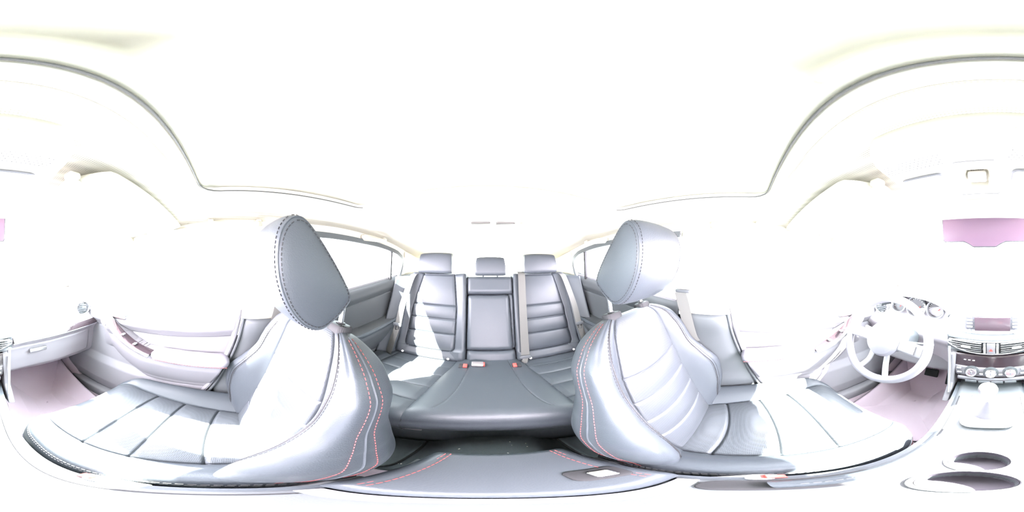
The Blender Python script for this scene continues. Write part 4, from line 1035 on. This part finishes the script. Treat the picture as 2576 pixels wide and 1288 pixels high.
for cx_, cy_, r_ in CUPS:
    MB().lathe([(r_ - 0.001, -0.002), (r_ + 0.005, -0.001), (r_ + 0.004, 0.0035), (r_, 0.004), (r_ - 0.0015, -0.001)], (cx_, cy_, 0.4115), seg=48, caps=False).build('cup_holder_ring', M['silver'], con)
    MB().lathe([(r_ - 0.002, 0.0), (r_ - 0.003, -0.050), (r_ - 0.008, -0.056), (0.0, -0.056)], (cx_, cy_, 0.4115), seg=48, caps=False).build('cup_liner', M['liner'], con)
for s in (-1, 1):
    MB().tube([(s * (chw(y) - 0.016), y, con_z(y) + 0.001) for y in np.linspace(-0.50, 0.03, 40)], 0.0022).build('trim_line', M['rubber'], con)
    MB().strip([(s * (chw(y) + 0.004), y, con_z(y) - 0.03) for y in np.linspace(-0.60, 0.20, 40)], 0.045, 0.012, (1, 0, 0)).build('side_pad', M['leather'], con)
# armrest lid
def lid_h(t): return 0.012 * math.sin(PI * t)
NL = 60; P = np.zeros((NL, 60, 3)); y0, y1 = 0.055, 0.235
def lid_hw(y): return float(interp(y, [0.05, 0.12, 0.24], [0.119, 0.116, 0.095]))
ring_secs = []
for i in range(NL):
    t = i / (NL - 1); y = y0 + (y1 - y0) * t; e = min(t, 1 - t) * (y1 - y0); f = 1.0
    if e < 0.018: f = math.sqrt(max(0.02, 1 - ((0.018 - e) / 0.018) ** 2))
    q = rrect(2 * lid_hw(y) * (0.94 + 0.06 * f), 0.052 * f, 0.02 * f, seg=8)
    ring_secs.append([(p[0], y, 0.405 + 0.004 * math.sin(PI * t) + p[1] + (0.008 * (1 - (p[0] / 0.13) ** 2) if p[1] > 0 else 0)) for p in q])
mb = MB().grid(np.array(ring_secs), wrap=True)
for r_ in (ring_secs[0], ring_secs[-1]): mb.add(r_, [tuple(range(len(r_)))])
lid = mb.build('armrest_lid', M['leather'], con)
lz = lambda x: 0.405 + 0.004 + 0.026 + 0.008 * (1 - (x / 0.13) ** 2) + 0.0006
for s in (-1, 1):
    for o_ in (0.020, 0.028):
        st = MB(); stitches(st, [(s * (lid_hw(y) - o_), y, lz(lid_hw(y) - o_) - (0.003 if o_ < 0.024 else 0.0008)) for y in np.linspace(0.075, 0.225, 30)], 0.0010); st.build('stitching', M['red_thread'], lid)
lt = MB().prism(rrect(0.060, 0.040, 0.010), (0.070, 0.112, lz(0.07) - 0.0015), (1, -0.1, 0), (0.1, 1, 0), 0.006, 0.002).build('latch_recess', M['rubber'], lid)
MB().prism(rrect(0.026, 0.022, 0.004), (0.074, 0.110, lz(0.07) + 0.003), (1, -0.1, 0), (0.1, 1, 0), 0.006, 0.002).build('latch_button', M['chrome'], lt)
MB().box((0, 0.042, 0.4085), (0.205, 0.020, 0.008), 0.002).build('lid_front_strip', M['trim'], con)  # grey strip across the console just ahead of the lid
# gear lever, boot and surround
gz = con_z(-0.42)
MB().prism(rrect(0.13, 0.17, 0.03), (0, -0.43, con_z(-0.43) + 0.002), (1, 0, 0), (0, 1, -0.1), 0.010, 0.003).build('shifter_surround', M['silver'], con)
gl = MB().lathe([(0.048, 0.0), (0.044, 0.012), (0.036, 0.022), (0.033, 0.030), (0.026, 0.042), (0.022, 0.052), (0.014, 0.066), (0.010, 0.075)], (0, -0.43, con_z(-0.43) + 0.004), (0, 0.05, 1), seg=32).build('gear_boot', M['wheel'], con)
MB().tube([(0, -0.427, gz + 0.06), (0, -0.415, gz + 0.135)], 0.0065).build('lever_shaft', M['chrome'], gl)
MB().lathe([(0.0, -0.034), (0.013, -0.033), (0.017, -0.020), (0.024, -0.004), (0.026, 0.010), (0.023, 0.022), (0.014, 0.029), (0, 0.031)], (0, -0.410, gz + 0.160), (0, 0.12, 1), seg=32).build('gear_knob', M['silver'], gl)
# handbrake
hb = spline([(0.082, -0.02, 0.415), (0.082, -0.06, 0.422), (0.080, -0.12, 0.438), (0.078, -0.20, 0.455), (0.077, -0.27, 0.462)], 30)
hbo = MB().ring_sweep([tuple(q) for q in hb], [(q[0], q[1]) for q in rrect(0.026, 0.030, 0.012)]).build('handbrake_lever', M['leather'], con)
MB().tube([(0.077, -0.268, 0.462), (0.077, -0.282, 0.463)], 0.008).build('handbrake_button', M['chrome'], hbo)
stitches(MB(), [(q[0] - 0.004, q[1], q[2] + 0.0152) for q in hb[4:]], 0.001).build('stitching', M['thread'], hbo)
MB().prism(rrect(0.040, 0.16, 0.018), (0.082, -0.05, 0.4105), (1, 0, 0), (0, 1, 0), 0.006, 0.002).build('handbrake_slot', M['rubber'], con)
# rear end panel
MB().box((0, 0.232, 0.24), (0.20, 0.014, 0.26), 0.006).build('rear_panel', M['plastic'], con)

# ================================================================ MATS, PEDALS, CRUMBS
def mat_(name, x0, x1, y0, y1, lab, mat='mat', clip=None):
    g = thing(name, ((x0 + x1) / 2, (y0 + y1) / 2, 0.01), lab, 'floor mat')
    cx_, cy_ = (x0 + x1) / 2, (y0 + y1) / 2
    out_ = rrect(x1 - x0, y1 - y0, 0.05, seg=6)
    P = [[(cx_ + p[0] * k, cy_ + p[1] * k, float(floor_z(cx_ + p[0] * k, cy_ + p[1] * k)) + 0.010) for p in out_] for k in np.linspace(0.001, 1, 24)]
    MB().grid(np.array(P), wrap=True).build('mat_carpet', M[mat], g, solid=0.008, off=-1)
    MB().tube([(p[0], p[1], p[2] - 0.001) for p in P[-1]], 0.005, closed=True).build('mat_edging', M['rubber'], g)
    if clip:
        for c in clip: MB().lathe([(0.008, 0), (0.019, 0), (0.019, 0.004), (0.014, 0.006), (0.009, 0.003)], (c[0], c[1], float(floor_z(*c)) + 0.010), seg=24, caps=False).build('fixing_ring', M['rubber'], g)
mat_('floor_mat', 0.17, 0.60, -1.05, -0.42, 'carpet mat tinted mauve as lens flare, in the footwell under the steering wheel', 'mat', [(0.24, -0.50), (0.50, -0.50)])
mat_('floor_mat', -0.60, -0.17, -1.05, -0.44, 'carpet mat tinted mauve as lens flare, in the footwell below the glovebox', 'mat')
mat_('floor_mat', -0.60, -0.19, 0.22, 0.52, 'dark rear floor mat behind the passenger seat with a sunlit patch', 'carpet')
mat_('floor_mat', 0.19, 0.60, 0.26, 0.52, 'dark rear floor mat behind the driver seat', 'carpet')
for x, wd, nm, lab in ((0.24, 0.05, 'accelerator_pedal', 'narrow hinged accelerator pedal at the right of the driver footwell'), (0.36, 0.085, 'brake_pedal', 'wide rubber brake pedal in the driver footwell')):
    g = thing(nm, (x, -0.92, 0.15), lab, 'pedal')
    MB().box((x, -0.90, 0.20), (wd, 0.016, 0.14 if wd < 0.06 else 0.06), 0.006, rot=(0.55, 0, 0)).build('pedal_pad', M['rubber'], g)
    MB().tube([(x, -0.91, 0.20), (x, -1.0, 0.33), (x, -1.05, 0.42)], 0.008).build('pedal_arm', M['metal'], g)
rng = random.Random(7); cmb = MB()
for k in range(150):
    sd = rng.choice((-1, -1, 1, 1, 0)); 
    if sd: x = sd * rng.uniform(0.2, 0.58); y = rng.uniform(-0.9, -0.42); z = float(floor_z(x, y)) + 0.0125
    else: x = rng.uniform(-0.3, 0.3); y = rng.uniform(0.26, 0.42); z = float(floor_z(x, y)) + 0.002
    r_ = rng.uniform(0.0008, 0.0022); cmb.box((x, y, z), (r_ * rng.uniform(1, 3), r_ * 1.4, r_), rot=(0, 0, rng.uniform(0, 3)))
cmb.build('crumbs', M['crumb'], kind='stuff', label='tiny pale crumbs and grit scattered over the footwell carpets', cat='crumbs', smooth=False)
